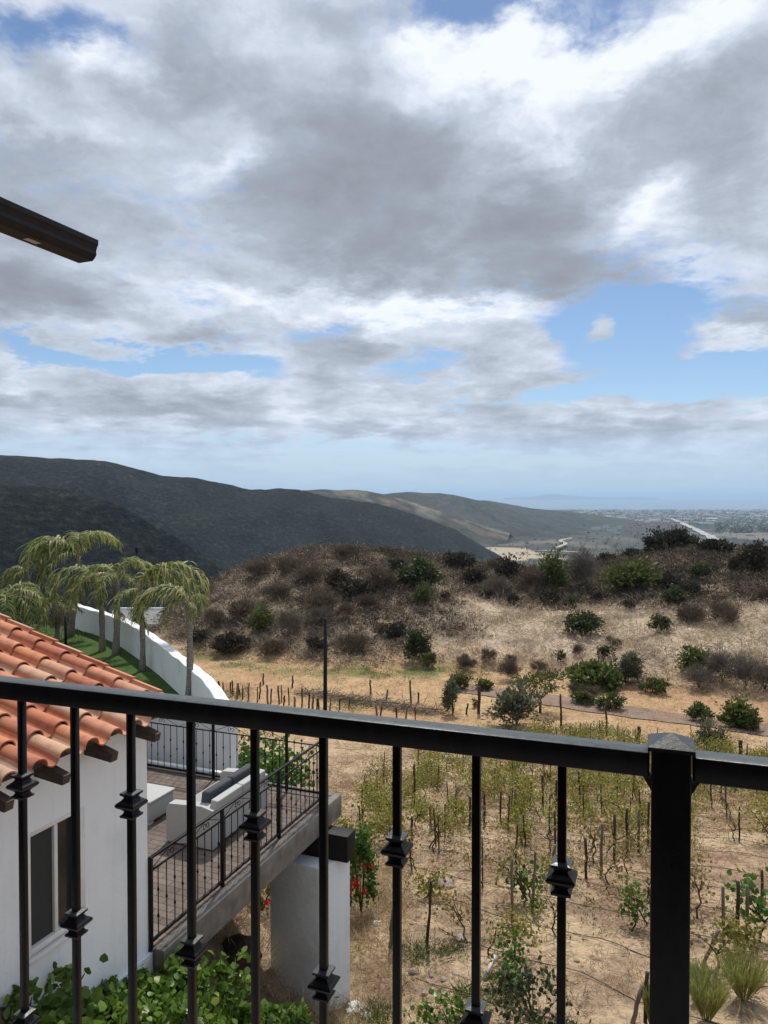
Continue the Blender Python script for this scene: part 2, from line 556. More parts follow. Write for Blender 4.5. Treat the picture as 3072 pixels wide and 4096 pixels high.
# ---- one polar sheet from under the balcony to the coast
ang = np.concatenate([np.radians(np.linspace(-180, -48, 40)[:-1]), np.radians(np.linspace(-48, 44, 640)), np.radians(np.linspace(44, 180, 40)[1:])])
rad = np.concatenate([np.geomspace(2.5, 60, 360)[:-1], np.geomspace(60, 130, 150)[:-1], np.geomspace(130, 12000, 170)])
A, R = np.meshgrid(ang, rad)
X, Y = R * np.sin(A), R * np.cos(A)
Z = H(X, Y)
V = np.stack([X, Y, Z], -1).reshape(-1, 3)
nA, nR = len(ang), len(rad)
ii, jj = np.meshgrid(np.arange(nR - 1), np.arange(nA - 1), indexing='ij')
q = np.stack([ii * nA + jj, ii * nA + jj + 1, (ii + 1) * nA + jj + 1, (ii + 1) * nA + jj], -1).reshape(-1, 4)[:, ::-1]
m, nt, out = new_mat('dry_ground')
vec = coords(nt)
n1 = noise(nt, vec, 7, 6, .7)
n2 = noise(nt, vec, 1.2, 6, .7, .6)
mul = ramp(nt, n1, [(.30, (.55, .52, .50)), (.5, (1, 1, 1)), (.72, (1.35, 1.33, 1.28))])
c = mixc(nt, 1.0, attr(nt, 'tint').outputs['Color'], mul, 'MULTIPLY')
mul2 = ramp(nt, n2, [(.3, (.72, .70, .68)), (.5, (1, 1, 1)), (.7, (1.18, 1.17, 1.15))])
c = mixc(nt, 1.0, c, mul2, 'MULTIPLY')
bsum = nt.nodes.new('ShaderNodeMath'); bsum.operation = 'MULTIPLY_ADD'
nt.links.new(n1, bsum.inputs[0]); bsum.inputs[1].default_value = .35; nt.links.new(n2, bsum.inputs[2])
principled(nt, out, c, .95, .1, 0, bump(nt, bsum.outputs[0], .8, .18))
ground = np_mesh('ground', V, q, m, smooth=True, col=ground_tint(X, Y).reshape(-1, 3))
tag(ground, kind='structure')

# ---- sea
m, nt, out = new_mat('sea_water')
vec = coords(nt, (.0012, .004, 1))
n = noise(nt, vec, 1, 3)
c = ramp(nt, n, [(.35, (.05, .09, .12)), (.7, (.075, .125, .155))])
principled(nt, out, c, .22, .5, 0, bump(nt, noise(nt, coords(nt, (.05, .1, 1)), 1, 3), .3, 1))
SEA = 60000
sv, sf = [], []
xs = np.linspace(-SEA, SEA, 9); ys = [6000, 9000, 14000, 25000, 40000, 58000]
for yy in ys:
    for xx in xs: sv.append((xx, yy, -150.2))
for i in range(len(ys) - 1):
    for j in range(8): sf.append((i * 9 + j, i * 9 + j + 1, (i + 1) * 9 + j + 1, (i + 1) * 9 + j))
sea = np_mesh('sea', np.array(sv), np.array(sf), m)
tag(sea, kind='structure')


# ---- far hills: crest lines with their slopes down to the valley
def mat_hill(name, c1, c2, c3, sc, bs=1.0, bd=6):
    m, nt, out = new_mat(name)
    vec = coords(nt, (1, .6, 1.6))
    a = noise(nt, vec, sc, 5, .7)
    b = noise(nt, vec, sc * .09, 4, .6, .4)
    c = ramp(nt, a, [(.32, c1), (.55, c2), (.78, c3)])
    mul = ramp(nt, b, [(.3, (.7, .72, .74)), (.5, (1, 1, 1)), (.72, (1.5, 1.38, 1.25))])
    c = mixc(nt, 1, c, mul, 'MULTIPLY')
    c = mixc(nt, 1, c, attr(nt, 'tint').outputs['Color'], 'MULTIPLY')
    principled(nt, out, c, .95, .05, 0, bump(nt, a, bs, bd))
    return m


def ridge(pts, foot, foot_z, mat, seed, amp, rows=70, cols=260, back=(60, 300, -90), tint=None, convex=1.25, sp=120):
    P = np.array([at(u, v, d) for u, v, d in pts])
    L = np.concatenate([[0], np.cumsum(np.linalg.norm(np.diff(P[:, :2], axis=0), axis=1))])
    t = np.linspace(0, L[-1], cols)
    C = np.stack([np.interp(t, L, P[:, i]) for i in range(3)], -1)
    k = np.ones(7) / 7                                   # round the corners of the crest line
    for i in range(3):
        C[3:-3, i] = np.convolve(C[:, i], k, 'valid')
    rowsV = []; T = []
    for j in range(rows + 14):
        if j < 14:                                       # back slope, from far to crest
            f = 1 - j / 14
            p = C + np.array([back[0], back[1], 0]) * f
            p[:, 2] = C[:, 2] + back[2] * f ** 1.3
            g = f * .5
        else:
            f = (j - 14) / (rows - 1)
            p = C + np.array([foot[0], foot[1], 0]) * f
            p[:, 2] = C[:, 2] + (foot_z - C[:, 2]) * f ** convex
            g = f
        gull = np.abs(fbm(p[:, 0] + .35 * p[:, 1], p[:, 1] * .35, sp, 4, seed)) * 2 - .6
        p[:, 2] += amp * gull * math.sin(min(g, 1) * PI) * 1.0 + amp * .30 * (np.abs(fbm(p[:, 0] + .2 * p[:, 1], p[:, 1] * .3, sp * .3, 4, seed + 9)) * 2 - .5) * math.sin(min(g, 1) * PI) + amp * .05 * fbm(p[:, 0], p[:, 1], sp * .1, 3, seed + 5)
        rowsV.append(p); T.append(np.full(cols, f if j >= 14 else -f))
    V = np.concatenate(rowsV); n = len(rowsV)
    ii, jj = np.meshgrid(np.arange(n - 1), np.arange(cols - 1), indexing='ij')
    q = np.stack([ii * cols + jj, ii * cols + jj + 1, (ii + 1) * cols + jj + 1, (ii + 1) * cols + jj], -1).reshape(-1, 4)[:, ::-1]
    tt = np.ones((len(V), 3)) if tint is None else tint(V, np.concatenate(T))
    o = np_mesh('hills', V, q, mat, smooth=True, col=tt)
    return tag(o, kind='structure')


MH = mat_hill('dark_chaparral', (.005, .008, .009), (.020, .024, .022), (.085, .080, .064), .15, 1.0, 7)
MH2 = mat_hill('far_chaparral', (.03, .036, .028), (.055, .058, .045), (.11, .10, .08), .035, 1.0, 14)


def tint_main(V, T):
    t = np.ones((len(V), 3))
    band = sstep(.38, .66, fbm(V[:, 0] + V[:, 2] * 1.2, V[:, 1] * .4, 210, 3, 4) * .5 + .5) * sstep(-30, 120, V[:, 0]) * (T > .05)
    t = lerp3(t, [4.4, 3.5, 3.3], band * .85)
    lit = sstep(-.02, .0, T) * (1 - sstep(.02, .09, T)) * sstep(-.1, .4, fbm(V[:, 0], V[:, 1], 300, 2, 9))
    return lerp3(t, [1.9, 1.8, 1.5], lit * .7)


def tint_mid(V, T):
    t = np.ones((len(V), 3))
    n = fbm(V[:, 0] + V[:, 2], V[:, 1] * .6, 90, 4, 24)
    pale = sstep(.0, .25, n) * sstep(.0, .04, T) * (1 - sstep(.16, .34, T))
    t = lerp3(t, [3.9, 3.3, 3.0], pale * .6)
    return lerp3(t, [2.6, 1.7, 1.6], sstep(.1, .35, -n) * .8 * (T > .08))


def tint_rear(V, T):
    t = np.ones((len(V), 3))
    n = fbm(V[:, 0], V[:, 1] * .6, 260, 3, 14)
    pale = sstep(.05, .3, n + .25 - np.abs(V[:, 0] + 20) / 700) * (T > .02) * (1 - sstep(.35, .55, T))
    return lerp3(t, [3.6, 3.2, 2.8], pale * .75)


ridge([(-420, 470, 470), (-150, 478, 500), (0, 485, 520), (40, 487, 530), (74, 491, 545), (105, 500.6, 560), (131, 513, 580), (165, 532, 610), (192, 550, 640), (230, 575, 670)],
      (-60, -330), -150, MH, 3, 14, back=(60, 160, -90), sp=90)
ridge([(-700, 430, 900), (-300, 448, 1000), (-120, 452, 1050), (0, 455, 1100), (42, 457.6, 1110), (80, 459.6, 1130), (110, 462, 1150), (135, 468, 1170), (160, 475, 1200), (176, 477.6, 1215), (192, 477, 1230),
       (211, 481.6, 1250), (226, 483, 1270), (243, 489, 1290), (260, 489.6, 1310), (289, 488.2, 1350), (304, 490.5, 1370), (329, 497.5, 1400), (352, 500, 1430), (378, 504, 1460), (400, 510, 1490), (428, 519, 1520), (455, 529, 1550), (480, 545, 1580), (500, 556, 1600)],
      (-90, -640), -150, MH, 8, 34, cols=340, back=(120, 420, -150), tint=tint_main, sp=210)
ridge([(430, 503, 4000), (460, 500.8, 4050), (486, 500.2, 4100), (508, 504, 4150), (532, 508.4, 4250), (560, 511, 4350), (592, 514.5, 4500), (625, 519, 4600)],
      (-200, -1100), -152, MH2, 12, 22, cols=240, back=(200, 900, -140), sp=360)
ridge([(355, 499, 3150), (375, 495.5, 3150), (396, 492.6, 3150), (410, 491.8, 3160), (424, 493.2, 3180), (440, 493.0, 3200), (456, 495.2, 3240), (470, 498.6, 3280), (486, 502.5, 3320), (504, 508, 3360), (524, 513, 3400), (545, 518.5, 3420), (570, 526, 3450), (600, 534, 3480)],
      (-140, -760), -152, MH2, 27, 26, cols=280, back=(200, 700, -140), tint=tint_rear, sp=300)
ridge([(240, 492, 2300), (280, 490.5, 2350), (308, 490.4, 2400), (322, 489.2, 2410), (338, 490.2, 2420), (352, 489.4, 2430), (366, 490.8, 2440), (382, 494, 2450), (398, 497.2, 2460), (416, 503, 2480), (436, 509.5, 2500), (458, 517, 2520), (482, 525, 2550), (510, 533, 2580)],
      (-120, -620), -152, MH2, 33, 24, cols=280, back=(160, 600, -140), tint=tint_mid, sp=240)
ridge([(395, 539, 2700), (430, 534, 2750), (463, 530.5, 2800), (492, 531, 2850), (520, 534.5, 2900), (548, 539, 2950), (580, 543, 2950), (612, 545.5, 2950)],
      (-60, -420), -152, MH2, 15, 8, cols=160, back=(60, 300, -30), sp=160)
# island on the horizon
IS = [(505, 498, 39000), (520, 497.2, 39000), (535, 496.6, 39000), (545, 494.6, 39000), (553, 493.8, 39000), (562, 494.8, 39000), (575, 496.2, 39000), (600, 497, 39000), (620, 497.3, 39000), (640, 497.0, 39000), (656, 498, 39000)]
o = ridge(IS, (0, -900), -151, MH2, 20, 20, rows=12, cols=120, back=(0, 900, -160), sp=800)
o.name = 'island'

# ---- highway, dirt road and tracks laid on the ground
def strip(name, line, width, mat, lift=.05, n=120, cross=6):
    P = np.array(line, float)
    L = np.concatenate([[0], np.cumsum(np.linalg.norm(np.diff(P, axis=0), axis=1))])
    t = np.linspace(0, L[-1], n)
    C = np.stack([np.interp(t, L, P[:, i]) for i in range(2)], -1)
    for _ in range(2):
        C[2:-2] = (C[:-4] + C[1:-3] + C[2:-2] + C[3:-1] + C[4:]) / 5
    T = np.gradient(C, axis=0); T /= np.linalg.norm(T, axis=1)[:, None]
    Nn = np.stack([T[:, 1], -T[:, 0]], -1)
    rows = []
    for j in range(cross + 1):
        p = C + Nn * ((j / cross - .5) * width)
        rows.append(np.column_stack([p, H(p[:, 0], p[:, 1]) + lift]))
    V = np.stack(rows, 1).reshape(-1, 3)
    k = cross + 1
    ii, jj = np.meshgrid(np.arange(n - 1), np.arange(cross), indexing='ij')
    q = np.stack([ii * k + jj, ii * k + jj + 1, (ii + 1) * k + jj + 1, (ii + 1) * k + jj], -1).reshape(-1, 4)
    return tag(np_mesh(name, V, q, mat, smooth=True), kind='structure')


M['dirt_road'] = mat_simple('grey_brown_dirt', (.17, .118, .09), (.27, .195, .15), 1.5, .95, .1, .6, .05)
M['highway'] = mat_simple('pale_highway', (.30, .295, .28), (.40, .39, .375), .02, .9, .1, 0, .01)
M['track'] = mat_simple('pale_track', (.34, .29, .23), (.42, .37, .3), .05, .95, .1, 0, .01)
M['asphalt'] = mat_simple('grey_asphalt', (.16, .155, .15), (.22, .215, .21), 1.2, .95, .1, .2, .02)
strip('dirt_road', [(4.5, 52.8), (7, 51.8), (10, 49.6), (15, 46.4), (21, 42.2), (28, 38.6), (40, 34), (55, 30)], 2.6, M['dirt_road'], .05, 160)
hw = [at(672, 518.5, 5000), at(680, 523, 4200), at(692, 529, 3450), at(706, 536, 2850), at(722, 545.5, 2250), at(735, 556, 1800)]
strip('highway', [(p.x, p.y) for p in hw][::-1], 32, M['highway'], 5, 90)
for ln, wd in (([at(462, 535.5, 1800), at(490, 538.5, 1850), at(520, 543, 1850), at(545, 547, 1850), at(580, 552, 1800)], 18),
               ([at(555, 547, 2050), at(566, 542.5, 2150), at(560, 539, 2350), at(572, 536.5, 2450)], 12)):
    strip('track', [(p.x, p.y) for p in ln], wd, M['track'], 9, 60)
# ================================================================== SKY AND LIGHT
SUN_AZ, SUN_EL = math.radians(8), math.radians(57)
sun_dir = Vector((math.sin(SUN_AZ) * math.cos(SUN_EL), math.cos(SUN_AZ) * math.cos(SUN_EL), math.sin(SUN_EL)))
sd = bpy.data.lights.new('sun', 'SUN'); sd.energy = 3.4; sd.angle = math.radians(2.5); sd.color = (1, .955, .88)
so = bpy.data.objects.new('sun', sd); so.rotation_euler = (-sun_dir).to_track_quat('-Z', 'Y').to_euler(); COL.objects.link(so)

world = bpy.data.worlds.new('World'); scene.world = world; world.use_nodes = True
nt = world.node_tree
for n in list(nt.nodes): nt.nodes.remove(n)
lk = nt.links.new


def math_(op, a, b=None, c=None, clamp=False):
    n = nt.nodes.new('ShaderNodeMath'); n.operation = op; n.use_clamp = clamp
    for i, x in enumerate((a, b, c)):
        if x is None: continue
        if hasattr(x, 'links'): lk(x, n.inputs[i])
        else: n.inputs[i].default_value = x
    return n.outputs[0]


def vmath(op, a, b=None):
    n = nt.nodes.new('ShaderNodeVectorMath'); n.operation = op
    for i, x in enumerate((a, b)):
        if x is None: continue
        if hasattr(x, 'links'): lk(x, n.inputs[i])
        else: n.inputs[i].default_value = x
    return n.outputs['Value'] if op in ('LENGTH', 'DOT_PRODUCT') else n.outputs[0]


def mapr(x, a, b, c=0, d=1, kind='SMOOTHSTEP'):
    n = nt.nodes.new('ShaderNodeMapRange'); n.interpolation_type = kind
    lk(x, n.inputs[0])
    for i, v in enumerate((a, b, c, d)): n.inputs[i + 1].default_value = v
    return n.outputs[0]


tc = nt.nodes.new('ShaderNodeTexCoord')
D = vmath('NORMALIZE', tc.outputs['Generated'])
sep = nt.nodes.new('ShaderNodeSeparateXYZ'); lk(D, sep.inputs[0])
zc = math_('ADD', math_('MAXIMUM', sep.outputs[2], 0.0), .16)
comb = nt.nodes.new('ShaderNodeCombineXYZ')
lk(math_('DIVIDE', sep.outputs[0], zc), comb.inputs[0]); lk(math_('DIVIDE', sep.outputs[1], zc), comb.inputs[1])
PL = comb.outputs[0]                                   # the cloud layer seen from below, flat overhead


def wnoise(vec, sc, detail, rough, dist=0.0, off=(0, 0, 0)):
    v = vmath('ADD', vec, off)
    n = nt.nodes.new('ShaderNodeTexNoise'); lk(v, n.inputs['Vector'])
    n.inputs['Scale'].default_value = sc; n.inputs['Detail'].default_value = detail
    n.inputs['Roughness'].default_value = rough; n.inputs['Distortion'].default_value = dist
    return n


# turbulent offset of the direction, so cloud banks get ragged outlines
w1 = wnoise(PL, 1.5, 3, .5, .0)
w2 = wnoise(PL, 4.5, 6, .62, .0, (3, 7, 0))
off = vmath('SUBTRACT', w1.outputs['Color'], (.5, .5, .5))
off2 = vmath('SUBTRACT', w2.outputs['Color'], (.5, .5, .5))
elev = mapr(sep.outputs[2], .0, .35, .22, 1.0, 'LINEAR')
sc_ = nt.nodes.new('ShaderNodeCombineXYZ'); lk(math_('MULTIPLY', elev, .20), sc_.inputs[0]); sc_.inputs[1].default_value = 0; lk(math_('MULTIPLY', elev, .13), sc_.inputs[2])
DW = vmath('ADD', D, vmath('MULTIPLY', off, sc_.outputs[0]))
sc2 = nt.nodes.new('ShaderNodeCombineXYZ'); lk(math_('MULTIPLY', elev, .15), sc2.inputs[0]); sc2.inputs[1].default_value = 0; lk(math_('MULTIPLY', elev, .11), sc2.inputs[2])
DW = vmath('ADD', DW, vmath('MULTIPLY', off2, sc2.outputs[0]))


DS = vmath('ADD', D, vmath('MULTIPLY', vmath('SUBTRACT', DW, D), (.45, .45, .45)))


def blob(u, v, ru, rv, amp, base=None):
    """a cloud bank (or a gap) in one direction of the sky"""
    k, z = ray(u, v)
    c = Vector((k, 1, z)); ln = c.length; c = c / ln
    d = vmath('SUBTRACT', base or DW, tuple(c))
    d = vmath('MULTIPLY', d, (F * ln / ru, 1.0, F * ln / rv))
    return mapr(vmath('LENGTH', d), 0, 1.3, amp, 0)


def total(items, start):
    acc = start
    for it in items:
        acc = math_('ADD', acc, blob(*it))
    return acc


GAPS = [(28, 44, 66, 32, -.5), (90, 28, 44, 26, -.34), (500, 2, 120, 26, -.55), (590, 30, 70, 26, -.35),
        (655, 335, 110, 48, -.58), (745, 365, 90, 46, -.6), (590, 332, 75, 34, -.75, DS), (640, 350, 60, 40, -.3), (690, 390, 120, 18, -.42), (560, 395, 110, 20, -.5),
        (95, 357, 130, 17, -.55), (200, 366, 90, 14, -.6), (20, 345, 60, 12, -.35), (430, 366, 90, 14, -.5), (330, 332, 50, 12, -.3), (470, 408, 70, 10, -.4), (650, 300, 90, 18, -.25),
        (120, 440, 180, 16, -.2), (330, 455, 150, 20, -.45), (520, 462, 220, 16, -.35)]
BANKS = [(603, 331, 26, 17, 1.25, DS), (735, 338, 60, 26, .75), (640, 345, 20, 8, .3), (720, 372, 40, 9, .35), (520, 352, 120, 14, .45), (530, 372, 40, 14, .5), (60, 372, 120, 16, .35), (440, 388, 120, 12, .35),
         (560, 418, 220, 18, .35), (260, 452, 40, 8, .5), (150, 400, 200, 30, .35), (400, 425, 130, 18, .35)]
THICK = [(335, 150, 140, 90, .40), (270, 190, 90, 60, .22), (400, 210, 130, 60, .26), (430, 255, 200, 34, .34), (570, 282, 150, 26, .50), (340, 282, 70, 20, .2), (410, 130, 40, 40, .12),
         (50, 170, 110, 80, .36), (165, 80, 60, 55, .2), (180, 30, 60, 40, .25), (700, 120, 100, 50, .26), (600, 150, 70, 36, .12), (745, 185, 60, 40, .22), (50, 300, 80, 30, .42), (20, 310, 70, 20, .12),
         (215, 338, 60, 16, .42), (350, 345, 50, 16, .25), (360, 10, 60, 30, .25), (170, 250, 60, 30, .2), (755, 318, 40, 16, .45), (740, 250, 50, 30, .25),
         (60, 402, 150, 16, .28), (200, 415, 90, 12, .24), (390, 432, 80, 8, .3), (620, 428, 140, 10, .22), (540, 212, 70, 36, .3),
         (90, 65, 60, 30, -.35), (470, 50, 120, 30, -.4), (560, 70, 90, 40, -.4), (545, 130, 60, 60, -.35), (205, 140, 34, 60, -.35), (400, 90, 60, 20, -.2), (60, 110, 80, 20, -.25), (300, 295, 120, 16, -.3), (420, 312, 150, 14, -.35), (660, 60, 60, 40, -.3), (640, 215, 50, 30, -.3), (740, 30, 60, 40, -.25), (720, 270, 60, 20, -.25), (280, 55, 60, 40, -.2)]
nb = wnoise(PL, 1.25, 9, .58, .15, (1.7, 2.2, 0)).outputs[0]
nf = wnoise(PL, 3.6, 9, .62, .25, (5.1, .4, 0)).outputs[0]
nw = wnoise(DW, 7.0, 9, .62, .1, (2.1, .9, 4)).outputs[0]       # billows that keep their size towards the horizon
cover = math_('MULTIPLY_ADD', math_('SUBTRACT', nb, .5), .9, .66)
cover = math_('MULTIPLY_ADD', math_('SUBTRACT', nf, .5), 1.0, cover)
cover = math_('MULTIPLY_ADD', math_('SUBTRACT', nw, .5), .7, cover)
nv = wnoise(PL, 9.0, 8, .65, .3, (8.3, 1.4, 2)).outputs[0]
cover = math_('MULTIPLY_ADD', math_('SUBTRACT', nv, .5), .6, cover)
cover = total(GAPS + BANKS, cover)
alpha = mapr(cover, .18, .62)
thick = math_('MULTIPLY_ADD', math_('SUBTRACT', nb, .5), .55, .30)
thick = math_('MULTIPLY_ADD', math_('SUBTRACT', nf, .5), .9, thick)
thick = math_('MULTIPLY_ADD', math_('SUBTRACT', nw, .5), 1.05, thick)
thick = total(THICK, thick)
cr = nt.nodes.new('ShaderNodeValToRGB'); lk(thick, cr.inputs[0])
stops = [(.0, (.76, .80, .85)), (.12, (.635, .685, .77)), (.28, (.485, .54, .63)), (.48, (.365, .41, .485)), (.72, (.285, .318, .372)), (1, (.235, .262, .302))]
e = cr.color_ramp.elements
while len(e) < len(stops): e.new(.5)
for el, (p, c) in zip(e, stops): el.position = p; el.color = (*c, 1)
sky = nt.nodes.new('ShaderNodeTexSky'); sky.sky_type = 'NISHITA'; sky.sun_disc = False
sky.sun_elevation = SUN_EL; sky.sun_rotation = SUN_AZ; sky.altitude = 150; sky.air_density = 1.0; sky.dust_density = .15; sky.ozone_density = 4.0
bg1 = nt.nodes.new('ShaderNodeBackground'); bg1.inputs[1].default_value = .085
lk(sky.outputs[0], bg1.inputs[0])
bg2 = nt.nodes.new('ShaderNodeBackground'); bg2.inputs[1].default_value = 1.0
lk(cr.outputs[0], bg2.inputs[0])
mx = nt.nodes.new('ShaderNodeMixShader')
low = mapr(sep.outputs[2], .015, .09, .45, 1)          # the layer thins out towards the sea
lk(math_('MULTIPLY', alpha, low), mx.inputs[0]); lk(bg1.outputs[0], mx.inputs[1]); lk(bg2.outputs[0], mx.inputs[2])
bg3 = nt.nodes.new('ShaderNodeBackground'); bg3.inputs[0].default_value = (.36, .50, .66, 1)     # sea air low over the horizon
mx2 = nt.nodes.new('ShaderNodeMixShader'); lk(mapr(sep.outputs[2], -.01, .12, .95, 0), mx2.inputs[0]); lk(mx.outputs[0], mx2.inputs[1]); lk(bg3.outputs[0], mx2.inputs[2])
wo = nt.nodes.new('ShaderNodeOutputWorld'); lk(mx2.outputs[0], wo.inputs[0])
try:
    world.cycles.sampling_method = 'MANUAL'; world.cycles.sample_map_resolution = 1024
except Exception:
    pass

# sea air: thin even haze round everything, sky outside
m, nt2, out = new_mat('sea_haze')
vp = nt2.nodes.new('ShaderNodeVolumePrincipled')
vp.inputs['Color'].default_value = (.54, .75, 1.0, 1); vp.inputs['Density'].default_value = HAZE if 'HAZE' in globals() else 5.5e-5; vp.inputs['Anisotropy'].default_value = .25
nt2.links.new(vp.outputs[0], out.inputs['Volume'])
hz = MB().hexa([(-62000, -400, -160), (62000, -400, -160), (62000, 60000, -160), (-62000, 60000, -160),
                (-62000, -400, 150), (62000, -400, 150), (62000, 60000, 150), (-62000, 60000, 150)]).build('haze', m)
tag(hz, kind='stuff')

scene.render.engine = 'CYCLES'
scene.cycles.use_denoising = True
scene.cycles.max_bounces = 6; scene.cycles.diffuse_bounces = 3; scene.cycles.glossy_bounces = 2
scene.cycles.transmission_bounces = 4; scene.cycles.volume_bounces = 0; scene.cycles.transparent_max_bounces = 8
scene.cycles.caustics_reflective = False; scene.cycles.caustics_refractive = False
scene.cycles.use_adaptive_sampling = True; scene.cycles.adaptive_threshold = .01
scene.view_settings.view_transform = 'Standard'; scene.view_settings.look = 'None'
scene.view_settings.exposure = .30; scene.view_settings.gamma = 1
# ================================================================== BALCONY RAILING IN FRONT OF US
RZ = -.38                                    # top of the rail, below the eye


def rail_frame(x_, y_, z_):
    """local frame of the balcony railing: x_ along the rail, y_ outwards"""
    a = math.atan(.36)
    ex = Vector((math.cos(a), -math.sin(a), 0)); ey = Vector((math.sin(a), math.cos(a), 0))
    return Vector((0, 1.2545, 0)) + ex * x_ + ey * y_ + Vector((0, 0, z_))


def rx(x):                                   # world x on the rail's centre line -> distance along it
    return x / math.cos(math.atan(.36))


br = empty('balcony_railing', rail_frame(rx(.4293), 0, RZ - 1.05), 'black wrought iron balcony railing with collared bars across the whole foreground', 'railing')
xp = rx(.4293)
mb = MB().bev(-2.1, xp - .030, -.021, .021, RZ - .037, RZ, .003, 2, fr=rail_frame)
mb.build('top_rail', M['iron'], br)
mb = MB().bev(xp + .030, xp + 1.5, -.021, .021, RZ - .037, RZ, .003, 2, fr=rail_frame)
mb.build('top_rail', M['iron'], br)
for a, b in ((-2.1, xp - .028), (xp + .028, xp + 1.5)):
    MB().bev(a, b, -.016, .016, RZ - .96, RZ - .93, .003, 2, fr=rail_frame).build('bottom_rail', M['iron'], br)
post = MB().bev(xp - .0275, xp + .0275, -.0275, .0275, RZ - 1.05, RZ + .006, .003, 2, fr=rail_frame)
for dz in (-.041,):                          # weld gussets where the rails meet the post
    for sx in (-1, 1):
        c = xp + sx * .0275
        post.add([rail_frame(c, -.018, RZ + dz), rail_frame(c + sx * .012, -.018, RZ + dz + .005), rail_frame(c, -.018, RZ + dz - .016),
                  rail_frame(c, .018, RZ + dz), rail_frame(c + sx * .012, .018, RZ + dz + .005), rail_frame(c, .018, RZ + dz - .016)],
                 [(0, 1, 2), (3, 5, 4), (0, 3, 4, 1), (1, 4, 5, 2), (2, 5, 3, 0)])
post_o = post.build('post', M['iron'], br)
hw_ = .0325
vs, fs = lathe4([(RZ + .0065, hw_), (RZ + .0125, hw_), (RZ + .0135, hw_ - .002), (RZ + .027, .003)], lambda x, y, z: rail_frame(xp + x, y, z))
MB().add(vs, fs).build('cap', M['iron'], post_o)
COLLAR = [(-.0265, .0085), (-.0245, .0150), (-.0205, .0160), (-.0175, .0115), (-.0135, .0100), (-.0095, .0130), (-.004, .0205), (0, .0225), (.004, .0205), (.0095, .0130), (.0135, .0100), (.0165, .0115), (.0195, .0155), (.0235, .0155), (.0255, .0085)]
xs_b = [rx(.280 - .1288 * i) for i in range(16)] + [xp + .162 + .1360 * i for i in range(9)]
for i, xb in enumerate(xs_b):
    ph = i if i < 16 else i - 15
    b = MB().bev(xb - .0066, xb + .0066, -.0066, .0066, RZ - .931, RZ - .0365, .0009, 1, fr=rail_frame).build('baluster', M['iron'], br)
    for zc_ in ((-.218, -.718) if ph % 2 == 0 else (-.479,)):
        vs, fs = lathe4([(RZ + zc_ + z, h) for z, h in COLLAR], lambda x, y, z: rail_frame(xb + x, y, z))
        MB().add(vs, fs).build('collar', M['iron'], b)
fl = MB().bev(-3, xp + 2, -3.2, .12, RZ - 1.25, RZ - 1.05, .01, 1, fr=rail_frame).build('balcony_floor', M['concrete'])
tag(fl, kind='structure')

# ================================================================== ROOF EDGE OF OUR HOUSE, TOP LEFT
gs, gw = 2.98, -2.79                        # outer end of the gutter: at(93, 250) on the grid
ge = at(97.5, 248, 3.80)
g0 = ge.dot(E1); w0 = ge.dot(E2); zt = ge.z
ov = empty('overhanging_roof', G(g0 - 1.5, w0 - .3, zt), 'dark brown roof edge with gutter jutting in over the railing from above', 'roof edge')
prof = [(-.125, .052), (-.125, -.062), (-.035, -.062), (-.020, -.050), (-.008, -.034), (-.010, -.014), (-.004, .004), (.004, .016), (.004, .040), (-.006, .040), (-.006, .020), (-.016, -.028), (-.04, -.054), (-.117, -.054), (-.117, .052)]
vs, fs = [], []
for s_ in (g0 - 3.6, g0):
    for w_, z_ in prof: vs.append(G(s_, w0 + w_, zt + z_))
n = len(prof)
for j in range(n): fs.append((j, (j + 1) % n, n + (j + 1) % n, n + j))
mbg = MB().add(vs, [f[::-1] for f in fs])
mbg.add([G(g0 + .002, w0 + w_, zt + z_) for w_, z_ in prof[:9]] + [G(g0 - .002, w0 + w_, zt + z_) for w_, z_ in prof[:9]],
        [tuple(range(9)), tuple(range(17, 8, -1))] + [(i, 9 + i, 9 + (i + 1) % 9, (i + 1) % 9) for i in range(9)])
gut = mbg.build('gutter', M['gutter'], ov)
MB().box(g0 - .375, g0 - .30, w0 - .098, w0 - .064, zt - .0635, zt - .0622).build('sticker', M['sticker'], gut)
re_ = g0 - .50                               # rake of the roof
MB().hexa([G(re_ - 3, w0 - .128, zt - .058), G(re_ - 3, w0 - 1.6, zt - .05), G(re_, w0 - 1.6, zt - .05), G(re_, w0 - .128, zt - .058),
           G(re_ - 3, w0 - .128, zt + .06), G(re_ - 3, w0 - 1.6, zt + .46), G(re_, w0 - 1.6, zt + .46), G(re_, w0 - .128, zt + .06)]).build('soffit', M['soffit'], ov)
MB().hexa([G(re_ - 3, w0 - .10, zt + .064), G(re_ - 3, w0 - 1.6, zt + .464), G(re_ + .02, w0 - 1.6, zt + .464), G(re_ + .02, w0 - .10, zt + .064),
           G(re_ - 3, w0 - .10, zt + .090), G(re_ - 3, w0 - 1.6, zt + .49), G(re_ + .02, w0 - 1.6, zt + .49), G(re_ + .02, w0 - .10, zt + .090)]).build('roof', M['gutter'], ov)

# unseen house wall and ceiling round the balcony, added to darken the iron's reflections
MB().box(-6, 6, -2.75, -2.6, RZ - 4, RZ + 2.4, fr=rail_frame).build('wall', M['soffit'], ov)
MB().box(-2.6, 6, -2.59, -.62, 1.62, 1.74, fr=rail_frame).build('unseen_ceiling', M['soffit'], ov)

# ================================================================== NEIGHBOURING HOUSE
WS, WW = 6.675, -5.5                        # far corner of the wall we see
house = empty('house', G(4, WW - 3, -5.6), 'white stucco house with terracotta tiled roof and a two-pane window beside the terrace', 'house')
# window opening
wz1 = at(79.6, 808, 5.5 / (.368 + .93 * .4114)); 


